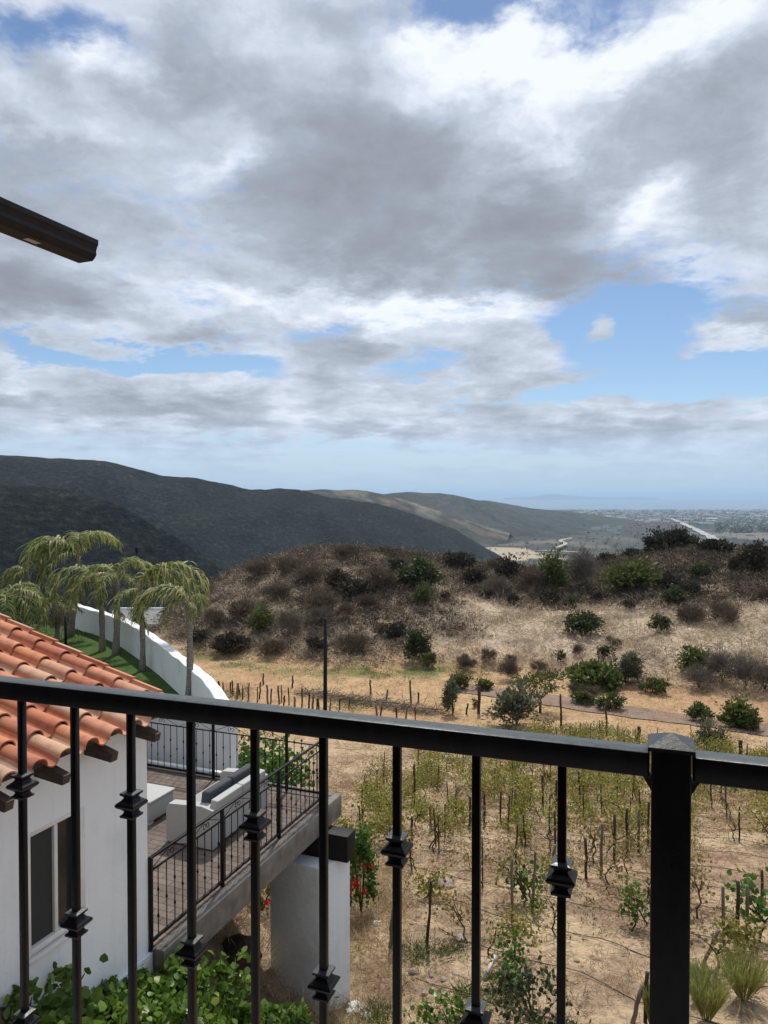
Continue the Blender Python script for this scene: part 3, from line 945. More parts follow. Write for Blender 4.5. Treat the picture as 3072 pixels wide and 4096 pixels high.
def on_wall(u, v, w=WW):
    k, z = ray(u, v)
    d = w / (k * E2.x + E2.y)
    p = Vector((k * d, d, z * d))
    return p.dot(E1), p.z


s1w, zt1 = on_wall(84, 806); s0w, zt0 = on_wall(27, 836)
zb_w = on_wall(29, 957)[1]
ztw = (zt1 + zt0) / 2
S0 = 1.5
WB = -8.6
wl = MB()
wl.box(S0, s0w, WW - .22, WW, WB, -2.42); wl.box(s1w, WS, WW - .22, WW, WB, -2.42)
wl.box(s0w, s1w, WW - .22, WW, ztw, -2.42); wl.box(s0w, s1w, WW - .22, WW, WB, zb_w)
wl.box(WS - .22, WS - .002, WW - 5.0, WW - .222, WB, -2.42)
wl.build('wall', M['stucco'], house)
MB().box(S0, WS + .03, WW + .002, WW + .045, WB, -5.125).build('plinth', M['stucco'], house)
fz = .045
win = MB()
win.bev(s0w - .01, s0w + .035, WW - .10, WW + .006, zb_w, ztw, .004, 1); win.bev(s1w - .10, s1w + .01, WW - .10, WW + .006, zb_w, ztw, .004, 1)
win.bev(s0w + .036, s1w - .101, WW - .10, WW + .006, ztw - .03, ztw + .01, .004, 1); win.bev(s0w + .036, s1w - .101, WW - .10, WW + .006, zb_w - .01, zb_w + .05, .004, 1)
sm_ = s0w + (s1w - s0w) * .50
win.bev(sm_ - .022, sm_ + .022, WW - .095, WW - .012, zb_w + .051, ztw - .031, .004, 1)
window = win.build('window', M['frame_white'], house)
m, nt, out = new_mat('dark_window_glass')
principled(nt, out, (.012, .014, .016), .12, .5)
M['glass'] = m
m, nt, out = new_mat('insect_screen')
principled(nt, out, (.032, .035, .036), .7, .3)
M['screen'] = m
MB().box(s0w + .036, sm_ - .023, WW - .05, WW - .044, zb_w + .051, ztw - .031).build('pane', M['screen'], window)
MB().box(sm_ + .023, s1w - .101, WW - .075, WW - .069, zb_w + .051, ztw - .031).build('pane', M['glass'], window)
MB().bev(s0w - .03, s1w + .03, WW + .008, WW + .05, zb_w - .06, zb_w - .012, .006, 2).build('sill', M['frame_white'], window)

# --- tiled roof: S tiles, every tile with its own tone
m, nt, out = new_mat('terracotta_tile')
c = ramp(nt, attr(nt, 'rnd').outputs['Fac'], [(0, (.37, .14, .08)), (.2, (.48, .175, .085)), (.45, (.50, .21, .115)), (.65, (.48, .245, .155)), (.85, (.51, .31, .20)), (1, (.38, .24, .17))])
vec = coords(nt)
n = noise(nt, vec, 9, 6, .65)
c = mixc(nt, 1, c, ramp(nt, n, [(.3, (.70, .68, .66)), (.5, (1, 1, 1)), (.75, (1.12, 1.1, 1.06))]), 'MULTIPLY')
n2 = noise(nt, vec, 3.1, 5, .7)
c = mixc(nt, ramp(nt, n2, [(.62, (0, 0, 0)), (.78, (.4, .4, .4))]), c, (.22, .17, .145))
principled(nt, out, c, .8, .25, 0, bump(nt, noise(nt, vec, 70, 4), .25, .006))
M['tile'] = m
RP = .30                                     # rise per metre
EW = -5.17                                   # lower lip of the eave tiles
EZ = -2.385
PITCHW = .312
BR = .098
prof = []
for j in range(11):                          # barrel
    a = PI * (1 - j / 10)
    prof.append((BR + BR * math.cos(a), .088 * math.sin(a) ** .85))
for t_, z_ in ((.225, -.014), (.255, -.020), (.285, -.012), (.308, .010), (.318, .030)):
    prof.append((t_, z_))


def tile(mb, s0, w_low, z_low, ln, r, taper=.90, narrow=1.0):
    th = .013
    n = len(prof)
    vs = []
    for f, k in ((0, 1.0), (1, taper)):
        for sgn in (0, 1):
            for (t_, z_) in prof:
                tt = BR + (t_ - BR) * k if t_ < .2 else t_
                zz = z_ * (k if t_ < .2 else 1)
                w = w_low - ln * f
                z = z_low + RP * ln * f - (.034 * f)
                # lower skin: slightly inside
                if sgn:
                    nx = -(t_ - BR) / BR if t_ < .2 else 0
                    tt = tt + nx * th * (1 if t_ < .2 else 0); zz = zz - th * (1 if t_ >= .2 else max(.2, math.sin(PI * min(1, t_ / (2 * BR)))))
                vs.append(G(s0 + tt * narrow, w, z + zz))
    fs = []
    for j in range(n - 1):
        fs.append((j, j + 1, 2 * n + j + 1, 2 * n + j)[::-1])
        fs.append((n + j, 3 * n + j, 3 * n + j + 1, n + j + 1)[::-1])
        fs.append((j, n + j, n + j + 1, j + 1)[::-1])
    mb.add(vs, fs, r, False)


rt = MB()
EXPO = .393
rows_, cols_ = 15, 17
s_last = 6.98
for i in range(cols_):
    for k in range(rows_):
        r = random.random()
        jit = random.uniform(-.008, .008)
        tile(rt, s_last - PITCHW * (i + 1) + jit * .6 - .02, EW - EXPO * k + jit, EZ + RP * EXPO * k, EXPO + .075, r)
me_roof = rt.build('roof', M['tile'], house)
me_roof.data.polygons.foreach_set('use_smooth', np.ones(len(me_roof.data.polygons), bool))
es = me_roof.modifiers.new('edges', 'EDGE_SPLIT'); es.split_angle = math.radians(50)
rk = MB()                                    # rake tiles along the far gable
for k in range(rows_):
    w_ = EW - EXPO * k; z_ = EZ + RP * EXPO * k - .012
    th = .03
    ln = EXPO + .06
    r = random.random()
    p = lambda s_, f, dz: G(s_, w_ - ln * f, z_ + RP * ln * f - .03 * f + dz)
    rk.hexa([p(s_last - .015, 0, -.13), p(s_last + .055, 0, -.13), p(s_last + .055, 1, -.13), p(s_last - .015, 1, -.13),
             p(s_last - .015, 0, .045), p(s_last + .055, 0, .028), p(s_last + .055, 1, .028), p(s_last - .015, 1, .045)], r)
rk.build('rake_tile', M['tile'], me_roof)
# roof deck under the tiles, and the back slope
dk = MB()
zq = lambda w: EZ + RP * (EW - w) - .075
dk.hexa([G(S0, WW + .12, zq(WW + .12) - .06), G(S0, -11.0, zq(-11.0) - .06), G(6.94, -11.0, zq(-11.0) - .06), G(6.94, WW + .12, zq(WW + .12) - .06),
         G(S0, WW + .12, zq(WW + .12)), G(S0, -11.0, zq(-11.0)), G(6.94, -11.0, zq(-11.0)), G(6.94, WW + .12, zq(WW + .12))][::1])
dk.build('roof_deck', M['wood_dark'], house)
for s_ in (3.29, 3.91, 4.53, 5.15, 5.77, 6.42):
    rf = MB()
    wA, wB = WW + .01, WW + .345
    zl = lambda w: zq(w) - .062
    rf.hexa([G(s_ - .044, wA, zl(wA) - .15), G(s_ - .044, wB, zl(wB) - .085), G(s_ + .044, wB, zl(wB) - .085), G(s_ + .044, wA, zl(wA) - .15),
             G(s_ - .044, wA, zl(wA)), G(s_ - .044, wB + .02, zl(wB)), G(s_ + .044, wB + .02, zl(wB)), G(s_ + .044, wA, zl(wA))])
    rf.build('rafter', M['wood_dark'], house)

# ================================================================== TERRACE
TZ = -5.09
m, nt, out = new_mat('grey_brown_pavers')
vec = coords(nt)
mp = nt.nodes.new('ShaderNodeMapping'); mp.inputs['Rotation'].default_value = (0, 0, GA); nt.links.new(vec, mp.inputs[0])
bk = nt.nodes.new('ShaderNodeTexBrick'); nt.links.new(mp.outputs[0], bk.inputs[0])
bk.inputs['Scale'].default_value = 1; bk.inputs['Brick Width'].default_value = .42; bk.inputs['Row Height'].default_value = .125
bk.inputs['Mortar Size'].default_value = .006; bk.inputs['Color1'].default_value = (.115, .089, .073, 1); bk.inputs['Color2'].default_value = (.165, .132, .111, 1); bk.inputs['Mortar'].default_value = (.045, .036, .03, 1)
n = noise(nt, vec, 2.2, 5, .65)
c = mixc(nt, 1, bk.outputs[0], ramp(nt, n, [(.3, (.72, .72, .72)), (.6, (1.1, 1.1, 1.1)), (.8, (1.3, 1.3, 1.3))]), 'MULTIPLY')
principled(nt, out, c, .85, .2, 0, bump(nt, bk.outputs['Fac'], -.4, .01))
M['paver'] = m
DS0, DS1 = WS + .02, 11.42
terr = empty('terrace', G(9, -7, TZ - .4), 'raised paved terrace with weathered grey edge beam next to the white house', 'terrace')
MB().box(DS0, DS1 - .14, -13.0, -5.44, TZ - .2, TZ).build('deck', M['paver'], terr)
MB().bev(DS0, DS1, -5.438, -5.30, TZ - .36, TZ + .012, .012, 2).build('edge_beam', M['fascia'], terr)
MB().bev(DS1 - .138, DS1, -13, -5.44, TZ - .36, TZ + .012, .012, 2).build('edge_beam', M['fascia'], terr)
MB().bev(11.21, 11.30, -12.9, -7.25, TZ + .002, TZ + .13, .012, 2).build('kerb', M['stucco_wall'], terr)
MB().box(DS0 + .3, DS0 + .45, -12, -5.5, TZ - .42, TZ - .205).build('joist', M['beam_black'], terr)
MB().box(9.0, 9.15, -12, -5.5, TZ - .42, TZ - .205).build('joist', M['beam_black'], terr)

# pier with its projecting beam
A0 = at(319, 873, 11.56); B0 = at(350, 865, 12.06); C0 = at(270, 861, 11.98)
zp = -5.87
ax = Vector((B0.x - A0.x, B0.y - A0.y, 0)); bx_ = Vector((C0.x - A0.x, C0.y - A0.y, 0))


def pier_fr(a, b, z): return Vector((A0.x, A0.y, 0)) + ax * a + bx_ * b + Vector((0, 0, z))


pier = empty('support_pier', pier_fr(.5, .5, -8.4), 'white square masonry pier carrying the black beam under the terrace edge', 'pier')
MB().bev(0, 1, 0, 1, -9.6, zp, .012, 2, fr=pier_fr).build('pillar', M['stucco_pier'], pier)
bp = at(348, 840, 11.75)
bs, bw = bp.dot(E1), bp.dot(E2)
MB().bev(bs - .02, bs + .30, -9.5, bw, zp + .003, zp + .425, .012, 2).build('beam', M['beam_black'], pier)

# railing of the terrace
RW = -5.485
RSE = 11.18
RT = -4.05
tr = empty('terrace_railing', G(RSE, RW, TZ), 'black iron railing with scroll frieze running round two sides of the terrace', 'railing')


def fr_front(x, y, z): return G(x, RW + y, z)
def fr_back(x, y, z): return G(RSE + y, RW - x, z)


def scroll(fr, x0, z0, sgn, h):
    """pair of C scrolls made of flat bar"""
    pts = []
    for i in range(15):
        a = i / 14 * 1.65 * PI
        rr = h * .40 * (1 - .62 * i / 14)
        pts.append(fr(x0 + sgn * (.034 - math.cos(a) * rr * .8), 0, z0 - h * .05 + math.sin(a) * rr - .2 * rr))
    return pts


def run(fr, x0, x1, posts, xposts_low, gap, phase):
    L = x1 - x0
    MB().bev(x0, x1, -.02, .02, RT - .028, RT, .004, 1, fr=fr).build('top_rail', M['iron_fine'], tr)
    MB().bev(x0, x1, -.011, .011, RT - .175, RT - .155, .003, 1, fr=fr).build('middle_rail', M['iron_fine'], tr)
    MB().bev(x0, x1, -.016, .016, TZ + .055, TZ + .09, .004, 1, fr=fr).build('bottom_rail', M['iron_fine'], tr)
    for i, x in enumerate(posts):
        MB().bev(x - .022, x + .022, -.0225, .0225, xposts_low, RT - .001, .004, 1, fr=fr).build('post', M['iron_fine'], tr)
    n = int(L / gap); st = L / n
    for i in range(1, n):
        x = x0 + st * i
        if any(abs(x - p) < .05 for p in posts): continue
        b = MB().tube([fr(x, 0, TZ + .075), fr(x, 0, RT - .165)], .0068, 5)
        kn = (.30, .70) if (i + phase) % 2 else (.5,)
        for k in kn:
            zk = TZ + .075 + k * (RT - .165 - TZ - .12)
            b.tube([fr(x, 0, zk - .035), fr(x, 0, zk - .012), fr(x, 0, zk), fr(x, 0, zk + .012), fr(x, 0, zk + .035)], [.006, .012, .0165, .012, .006], 6)
        b.build('baluster', M['iron_fine'], tr)
    ps = sorted(posts)
    for a, b2 in zip(ps[:-1], ps[1:]):
        m_ = max(1, round((b2 - a) / .7))
        for j in range(m_):
            xm = a + (b2 - a) * (j + .5) / m_
            sc = MB()
            for sg in (-1, 1):
                sc.tube(scroll(fr, xm, RT - .09, sg, .125), .0052, 5)
            sc.tube([fr(xm - (b2 - a) / m_ * .46, 0, RT - .15), fr(xm - .10, 0, RT - .055), fr(xm - .035, 0, RT - .035)], .0048, 5)
            sc.tube([fr(xm + (b2 - a) / m_ * .46, 0, RT - .15), fr(xm + .10, 0, RT - .055), fr(xm + .035, 0, RT - .035)], .0048, 5)
            sc.build('scroll', M['iron_fine'], tr)


run(fr_front, WS + .012, RSE, [WS + .03, 8.12, 9.6, RSE], TZ - .20, .148, 0)
run(fr_back, .03, 7.2, [.75, 2.25, 3.75, 5.25, 6.75], TZ + .012, .142, 1)

# tall black pole at the corner, with two thin cables
pb = G(RSE + .10, RW + .06, TZ)
pt = at(325.5, 618, pb.y)
pole = empty('light_pole', (pb.x, pb.y, TZ - .2), 'tall thin black pole standing at the outer corner of the terrace', 'pole')
MB().tube([(pt.x - .02, pb.y, TZ - .3), (pt.x - .008, pb.y, -3.4), (pt.x, pb.y, pt.z)], [.036, .034, .030], 8).build('shaft', M['beam_black'], pole)
MB().bev(-.05, .05, -.05, .05, -.012, 0, .004, 1, fr=lambda a, b, c: Vector((pt.x - .02 + a, pb.y + b, TZ + .03 + c))).build('base_plate', M['iron'], pole)

# ================================================================== FURNITURE ON THE TERRACE
sofa = empty('outdoor_sofa', G(9.65, -6.55, TZ), 'pale grey moulded rattan sofa with its back to the terrace railing', 'sofa')
a0, a1 = 8.88, 10.42
MB().bev(a0 + .16, a1 - .16, -6.95, -6.30, TZ + .03, TZ + .33, .02, 2).build('seat', M['rattan'], sofa)
for s_ in (a0, a1 - .158):
    arm = MB()
    pr = [(-6.97, 0), (-6.97, .50), (-6.93, .56), (-6.6, .585), (-6.35, .60), (-6.16, .56), (-6.16, 0)]
    arm.add([G(s_, w, TZ + .02 + z) for w, z in pr] + [G(s_ + .158, w, TZ + .02 + z) for w, z in pr],
            [tuple(range(7)), tuple(range(13, 6, -1))] + [(i, 7 + i, 7 + (i + 1) % 7, (i + 1) % 7)[::-1] for i in range(7)][::1])
    arm.build('armrest', M['rattan'], sofa)
mid = (a0 + a1) / 2
for p, q_, lo, hi in ((a0 + .02, mid - .006, a0 + .10, mid - .006), (mid + .006, a1 - .02, mid + .006, a1 - .10)):
    bk_ = MB()
    bk_.hexa([G(p, -6.32, TZ + .06), G(p, -6.142, TZ + .06), G(q_, -6.142, TZ + .06), G(q_, -6.32, TZ + .06),
              G(lo, -6.26, TZ + .70), G(lo, -6.14, TZ + .69), G(hi, -6.14, TZ + .69), G(hi, -6.26, TZ + .70)])
    bb = bk_.build('backrest', M['rattan'], sofa)
    bv = bb.modifiers.new('soft', 'BEVEL'); bv.width = .018; bv.segments = 3
MB().bev(a0 + .17, a1 - .17, -6.98, -6.34, TZ + .335, TZ + .44, .035, 3).build('seat_cushion', M['cushion'], sofa)
mid = (a0 + a1) / 2
for p, q_ in ((a0 + .14, mid - .006), (mid + .006, a1 - .14)):
    mbc = MB()
    f_ = lambda s_, w, z: G(s_, w - (z - TZ - .4) * -.12, z)
    mbc.bev(p, q_, -6.50, -6.36, TZ + .445, TZ + .78, .04, 3, fr=f_)
    mbc.build('back_cushion', M['cushion_dark'], sofa)

tb = empty('coffee_table', G(9.5, -7.9, TZ), 'pale grey moulded rattan box table beside the sofa', 'table')
MB().bev(9.18, 9.82, -8.3, -7.52, TZ + .335, TZ + .385, .015, 2).build('top', M['rattan'], tb)
bdy = MB(); bdy.bev(9.20, 9.80, -8.28, -7.54, TZ + .05, TZ + .334, .015, 2)
bdy.build('body', M['rattan'], tb)
for s_ in (9.20, 9.70):
    for w in (-8.28, -7.64):
        MB().bev(s_, s_ + .1, w, w + .1, TZ + .002, TZ + .049, .006, 1).build('foot', M['rattan'], tb)

# ================================================================== CURVED GARDEN WALL AND LAWN
WT = -4.14
WP = [(225, 717, 14.0), (219, 708, 14.6), (213, 699, 15.2), (202, 684, 16.5), (193, 675, 17.3), (178, 661, 18.8), (158, 645.4, 20.8), (136, 631, 23.0), (116, 619.5, 25.2), (96.4, 612.3, 26.8), (77.6, 607.7, 27.9)]
path = [((u - 384) / F * d, d) for u, v, d in WP] + [(-11.9, 28.3), (-12.15, 28.6)]
c0 = Vector((path[0][0], path[0][1], 0)); back = [tuple((c0 - E2 * q_)[:2]) for q_ in (8, 6, 4, 2, 1, .5, .25)]
P = np.array(back + path)
L = np.concatenate([[0], np.cumsum(np.linalg.norm(np.diff(P, axis=0), axis=1))])
t = np.linspace(0, L[-1], 150)
C = np.stack([np.interp(t, L, P[:, i]) for i in range(2)], -1)
for _ in range(1): C[1:-1] = (C[:-2] + 2 * C[1:-1] + C[2:]) / 4
T = np.gradient(C, axis=0); T /= np.linalg.norm(T, axis=1)[:, None]
Nn = np.stack([T[:, 1], -T[:, 0]], -1)       # towards the outside (right, downhill)
gwv, gwf = [], []
for i in range(len(C)):
    a = C[i] - Nn[i] * .0; b = C[i] + Nn[i] * .26
    zt_ = WT + .012 * math.sin(i * .9) + .03 * math.sin(i * .13)
    gwv += [(a[0], a[1], -14.5), (a[0], a[1], zt_ - .012), (a[0] + Nn[i][0] * .012, a[1] + Nn[i][1] * .012, zt_), (b[0] - Nn[i][0] * .012, b[1] - Nn[i][1] * .012, zt_), (b[0], b[1], zt_ - .012), (b[0], b[1], -14.5)]
for i in range(len(C) - 1):
    for j in range(5):
        gwf.append((i * 6 + j, (i + 1) * 6 + j, (i + 1) * 6 + j + 1, i * 6 + j + 1))
gwf += [(0, 1, 2, 3, 4, 5), tuple((len(C) - 1) * 6 + j for j in range(6))[::-1]]
wall = MB().add(gwv, gwf).build('garden_wall', M['stucco_wall'])
tag(wall, 'curving white garden wall bounding the lawn with the palm trees', 'wall')
LZ = -5.03
poly = [tuple(c) for c in C]
inner = []
lw = MB()
cs = np.array([-7.5, 17.0])
lv = [(p[0], p[1], LZ) for p in poly] + [(-26, 34, LZ), (-22, 20, LZ)]
lw.add(lv, [tuple(range(len(lv)))])
M['lawn'] = mat_simple('mown_lawn', (.030, .060, .012), (.062, .105, .024), 3.5, .9, .1, .8, .03)
lawn = lw.build('lawn', M['lawn']); tag(lawn, kind='structure')
# grey parking pad beyond the wall
pd = MB()
pc = [at(112, 627, 78), at(160, 627, 78), at(166, 612.5, 88), at(112, 616, 88)]
pd.hexa([(p.x, p.y, -14.3) for p in pc] + [(p.x, p.y, -13.45 - .006 * (p.y - 78)) for p in pc])
pad = pd.build('road', M['asphalt']); tag(pad, kind='structure')
kb = MB()
p0, p1 = at(114, 615.6, 88.2), at(168, 612.4, 88.2)
kb.hexa([(p0.x, p0.y, -14), (p1.x, p1.y, -14), (p1.x, p1.y + .3, -14), (p0.x, p0.y + .3, -14), (p0.x, p0.y, -13.25), (p1.x, p1.y, -13.25), (p1.x, p1.y + .3, -13.25), (p0.x, p0.y + .3, -13.25)])
o = kb.build('low_wall', M['stucco_wall']); tag(o, 'low white wall along the far edge of the grey parking pad', 'wall')
# ================================================================== PLANTS
def unit(a):
    return a / np.maximum(np.linalg.norm(a, axis=-1, keepdims=True), 1e-9)


def leaf_mesh(P, A, B, Ln, Wd, fold=.25, six=True):
    """leaves at P, along A, across B (n,3); length and width (n)"""
    n = len(P)
    A = unit(A); B = unit(B - A * np.sum(A * B, 1, keepdims=True)); Nn = np.cross(A, B)
    L = np.asarray(Ln).reshape(-1, 1) * np.ones((n, 1)); W = np.asarray(Wd).reshape(-1, 1) * np.ones((n, 1))
    if six:
        V = np.stack([P, P + A * L * .35 + B * W * .5 + Nn * W * fold, P + A * L * .75 + B * W * .38 + Nn * W * fold * .7, P + A * L,
                      P + A * L * .75 - B * W * .38 + Nn * W * fold * .7, P + A * L * .35 - B * W * .5 + Nn * W * fold], 1)
        base = np.arange(n)[:, None] * 6
        Fq = np.concatenate([base + np.array([[0, 1, 2, 3]]), base + np.array([[0, 3, 4, 5]])], 1).reshape(-1, 4)
        return V.reshape(-1, 3), Fq, 2
    V = np.stack([P, P + A * L * .5 + B * W * .5, P + A * L, P + A * L * .5 - B * W * .5], 1)
    Fq = (np.arange(n)[:, None] * 4 + np.array([[0, 1, 2, 3]])).reshape(-1, 4)
    return V.reshape(-1, 3), Fq, 1


class Leaves:
    def __init__(self): self.V = []; self.F = []; self.r = []; self.n = 0

    def add(self, P, A, B, L, W, r, fold=.25, six=True):
        V, Fq, k = leaf_mesh(P, A, B, L, W, fold, six)
        self.V.append(V); self.F.append(Fq + self.n); self.n += len(V); self.r.append(np.repeat(r, k))

    def build(self, name, mat, parent=None, local=False):
        return np_mesh(name, np.concatenate(self.V), np.concatenate(self.F), mat, parent, np.concatenate(self.r), local=local)


def rdir(n, up=0.0):
    v = rng.normal(size=(n, 3)); v[:, 2] += up
    return unit(v)


def crown_points(n, rx_, ry_, rz_, clumps, spread=.28, lower=-.35, shell=.75):
    """points gathered in clumps over a rounded crown; returns points, outward direction and a tone per clump"""
    c = rdir(clumps * 3, .25); c = c[c[:, 2] > lower][:clumps]
    rr = shell + (1 - shell) * rng.random((len(c), 1)) * 1.25
    rr *= 1 + .16 * rng.normal(size=(len(c), 1))
    c = c * rr
    k = rng.integers(0, len(c), n)
    size = spread * (.6 + .8 * rng.random(len(c)))
    p = c[k] + rng.normal(size=(n, 3)) * size[k][:, None] * np.array([1, 1, .75]) * .6
    tone = rng.random(len(c))
    return p * np.array([rx_, ry_, rz_]), unit(c[k] + rng.normal(size=(n, 3)) * .5), tone[k]


def bush_data(kind, w, h):
    """foliage of one bush about W wide and H tall, base at the origin"""
    lf = Leaves()
    K = {'green': (420, .20, .13, .35), 'dark': (460, .19, .11, .3), 'grey': (560, .20, .065, .5), 'olive': (480, .20, .08, .5), 'brown': (620, .32, .026, .9), 'twig': (620, .46, .020, 1.1), 'black': (520, .20, .10, .3)}
    dens, ll, lw, up = K[kind]
    area = w * max(w, h)
    n = int(np.clip(dens * area * 1.5, 170, 2200))
    sc = math.sqrt(max(area * dens * 1.5, 170) / n) * (1.0 if area > .4 else .75)
    n = max(n, 170)
    ns = random.randint(2, 4)
    P_, D_, T_ = [], [], []
    cut = np.sort(rng.random(ns - 1)) * .5 + np.arange(1, ns) / ns * .5
    ks = np.diff(np.concatenate([[0], (cut * n).astype(int), [n]]))
    for j, m_ in enumerate(ks):
        if m_ < 8: m_ = 8
        f = random.uniform(.55, 1.0) if j else 1.0
        p, d, t_ = crown_points(m_, w * .41 * f, w * .41 * f, h * .52 * f, int(7 + area * 4), .36, -.5, .55)
        a = random.random() * 2 * PI; e = (w * .24 * random.uniform(.5, 1.1)) if j else w * .06
        p += np.array([math.cos(a) * e, math.sin(a) * e, h * .5 * f])
        P_.append(p); D_.append(d); T_.append(t_)
    p, d, tone = np.concatenate(P_), np.concatenate(D_), np.concatenate(T_); n = len(p)
    p[:, 2] = np.maximum(p[:, 2], .02 * h)
    if kind in ('twig', 'brown'):
        A = unit(d * .7 + rdir(n, up))
    else:
        A = unit(d + rdir(n, up) * .9)
    r = np.clip(tone * .55 + rng.random(n) * .45, 0, 1)
    lf.add(p, A, rdir(n), ll * sc * (.6 + .8 * rng.random(n)), lw * sc * (.7 + .6 * rng.random(n)), r, .2, kind in ('green',))
    return lf


def stems(mb, w, h, n=6, rad=.02):
    for i in range(n):
        a = random.random() * 2 * PI; e = w * .3 * random.random() + .05
        p = Vector((0, 0, -.05)); q = Vector((math.cos(a) * e * .5, math.sin(a) * e * .5, h * .35)); r = Vector((math.cos(a) * e, math.sin(a) * e, h * (.6 + .3 * random.random())))
        mb.tube([p, q, r], [rad, rad * .7, rad * .3], 4)


LEAFMAT = {'green': 'leaf_bush', 'dark': 'leaf_dark', 'grey': 'leaf_grey', 'olive': 'leaf_olive', 'brown': 'twig_brown', 'twig': 'twig_grey', 'black': 'twig_dark'}
WORDS = {'green': 'bright green', 'dark': 'dark green', 'grey': 'grey-green', 'olive': 'olive-green', 'brown': 'dry brown', 'twig': 'bare grey twiggy', 'black': 'blackish'}
ORD = ['first', 'second', 'third', 'fourth', 'fifth', 'sixth', 'seventh', 'eighth', 'ninth', 'tenth', 'eleventh', 'twelfth', 'thirteenth', 'fourteenth', 'fifteenth', 'sixteenth', 'seventeenth', 'eighteenth', 'nineteenth', 'twentieth',
       'twenty-first', 'twenty-second', 'twenty-third', 'twenty-fourth', 'twenty-fifth', 'twenty-sixth', 'twenty-seventh', 'twenty-eighth', 'twenty-ninth', 'thirtieth', 'thirty-first', 'thirty-second', 'thirty-third', 'thirty-fourth', 'thirty-fifth', 'thirty-sixth', 'thirty-seventh', 'thirty-eighth', 'thirty-ninth', 'fortieth']


def z3(x, y): return (1800 + x / 1.304) / 4, (2100 + y / 1.304) / 4
def z5(x, y): return (1800 + x / 1.304) / 4, (2500 + y / 1.304) / 4
def z2(x, y): return (600 + x / 1.276) / 4, (2100 + y / 1.276) / 4


SHRUBS = []
for x, y, w, h, k in [(555, 350, 160, 200, 'olive'), (680, 330, 130, 190, 'twig'), (970, 350, 260, 140, 'olive'), (1180, 410, 110, 80, 'dark'), (1140, 330, 120, 70, 'black'), (1250, 360, 100, 50, 'black'), (1320, 280, 90, 80, 'dark'), (1490, 245, 90, 70, 'black'),
                      (1595, 265, 140, 160, 'black'), (1400, 150, 150, 55, 'black'), (1340, 140, 90, 60, 'black'), (310, 285, 140, 110, 'black'), (420, 350, 140, 120, 'brown'), (190, 385, 60, 40, 'black'), (325, 410, 60, 45, 'black'),
                      (435, 405, 70, 55, 'brown'), (520, 415, 110, 70, 'black'), (640, 440, 80, 65, 'dark'), (770, 405, 60, 50, 'black'), (250, 375, 140, 75, 'twig'), (690, 570, 160, 105, 'dark'), (1090, 560, 95, 80, 'dark'), (930, 432, 60, 30, 'black'),
                      (1270, 500, 150, 65, 'brown'), (1430, 520, 150, 95, 'brown'), (660, 682, 70, 60, 'brown'), (805, 692, 70, 60, 'dark'), (870, 637, 60, 35, 'brown'), (830, 620, 40, 30, 'brown'), (580, 715, 50, 60, 'dark'), (310, 735, 60, 50, 'brown'),
                      (90, 762, 90, 60, 'brown'), (190, 722, 80, 70, 'brown'), (470, 782, 80, 60, 'brown'), (1560, 60, 40, 30, 'black'), (820, 195, 110, 50, 'black'), (960, 160, 90, 40, 'black'), (120, 300, 120, 60, 'black'), (40, 220, 150, 60, 'black'), (1640, 400, 80, 60, 'brown'), (240, 250, 120, 60, 'brown')]:
    SHRUBS.append((*z3(x, y), w / 5.216, h / 5.216, k))
for x, y, w, h, k in [(1280, 255, 150, 120, 'green'), (915, 300, 150, 160, 'grey'), (740, 325, 250, 110, 'green'), (1060, 355, 120, 70, 'olive'), (840, 312, 70, 50, 'olive'), (350, 520, 230, 180, 'grey'), (15, 470, 90, 165, 'grey'), (700, 408, 100, 55, 'olive'),
                      (830, 435, 120, 70, 'olive'), (1480, 525, 190, 140, 'green'), (1580, 552, 70, 95, 'olive'), (1350, 670, 150, 150, 'grey'), (1320, 505, 120, 80, 'olive'), (50, 332, 110, 90, 'olive'), (170, 340, 90, 50, 'olive'), (1420, 300, 150, 150, 'twig'),
                      (1540, 330, 170, 150, 'twig'), (1640, 340, 120, 130, 'twig'), (1300, 330, 130, 90, 'twig'), (670, 360, 70, 40, 'brown'), (740, 370, 70, 40, 'brown'), (310, 290, 110, 90, 'brown'), (130, 430, 40, 25, 'olive')]:
    SHRUBS.append((*z5(x, y), w / 5.216, h / 5.216, k))
for x, y, w, h, k in [(570, 545, 140, 130, 'olive'), (1370, 685, 135, 130, 'dark'), (1420, 732, 70, 80, 'olive'), (1370, 320, 190, 150, 'dark'), (1400, 420, 90, 120, 'olive'), (1040, 372, 180, 80, 'black'), (420, 655, 160, 90, 'black'), (850, 640, 100, 70, 'black'),
                      (1060, 645, 150, 70, 'brown'), (1605, 722, 60, 60, 'brown'), (1250, 570, 120, 60, 'black'), (1510, 390, 60, 40, 'black'), (1180, 560, 80, 50, 'brown'), (1000, 480, 90, 70, 'brown'), (860, 440, 160, 80, 'brown'), (640, 380, 130, 70, 'brown'),
                      (480, 470, 140, 80, 'brown'), (330, 520, 120, 70, 'brown'), (700, 560, 140, 90, 'twig'), (800, 300, 150, 80, 'brown'), (960, 320, 120, 70, 'black'), (1200, 330, 160, 90, 'brown'), (1260, 230, 90, 50, 'black'), (720, 240, 130, 60, 'brown'), (560, 260, 120, 60, 'brown'),
                      (880, 520, 120, 80, 'twig'), (1100, 430, 110, 60, 'brown'), (250, 600, 110, 60, 'black'), (340, 640, 80, 50, 'brown'), (1210, 100, 140, 30, 'black'), (1300, 118, 120, 40, 'black'), (1430, 130, 120, 40, 'black'), (1560, 150, 120, 40, 'black'), (1000, 160, 100, 50, 'brown'), (620, 660, 100, 60, 'brown')]:
    SHRUBS.append((*z2(x, y), w / 5.1, h / 5.1, k))
placed = []
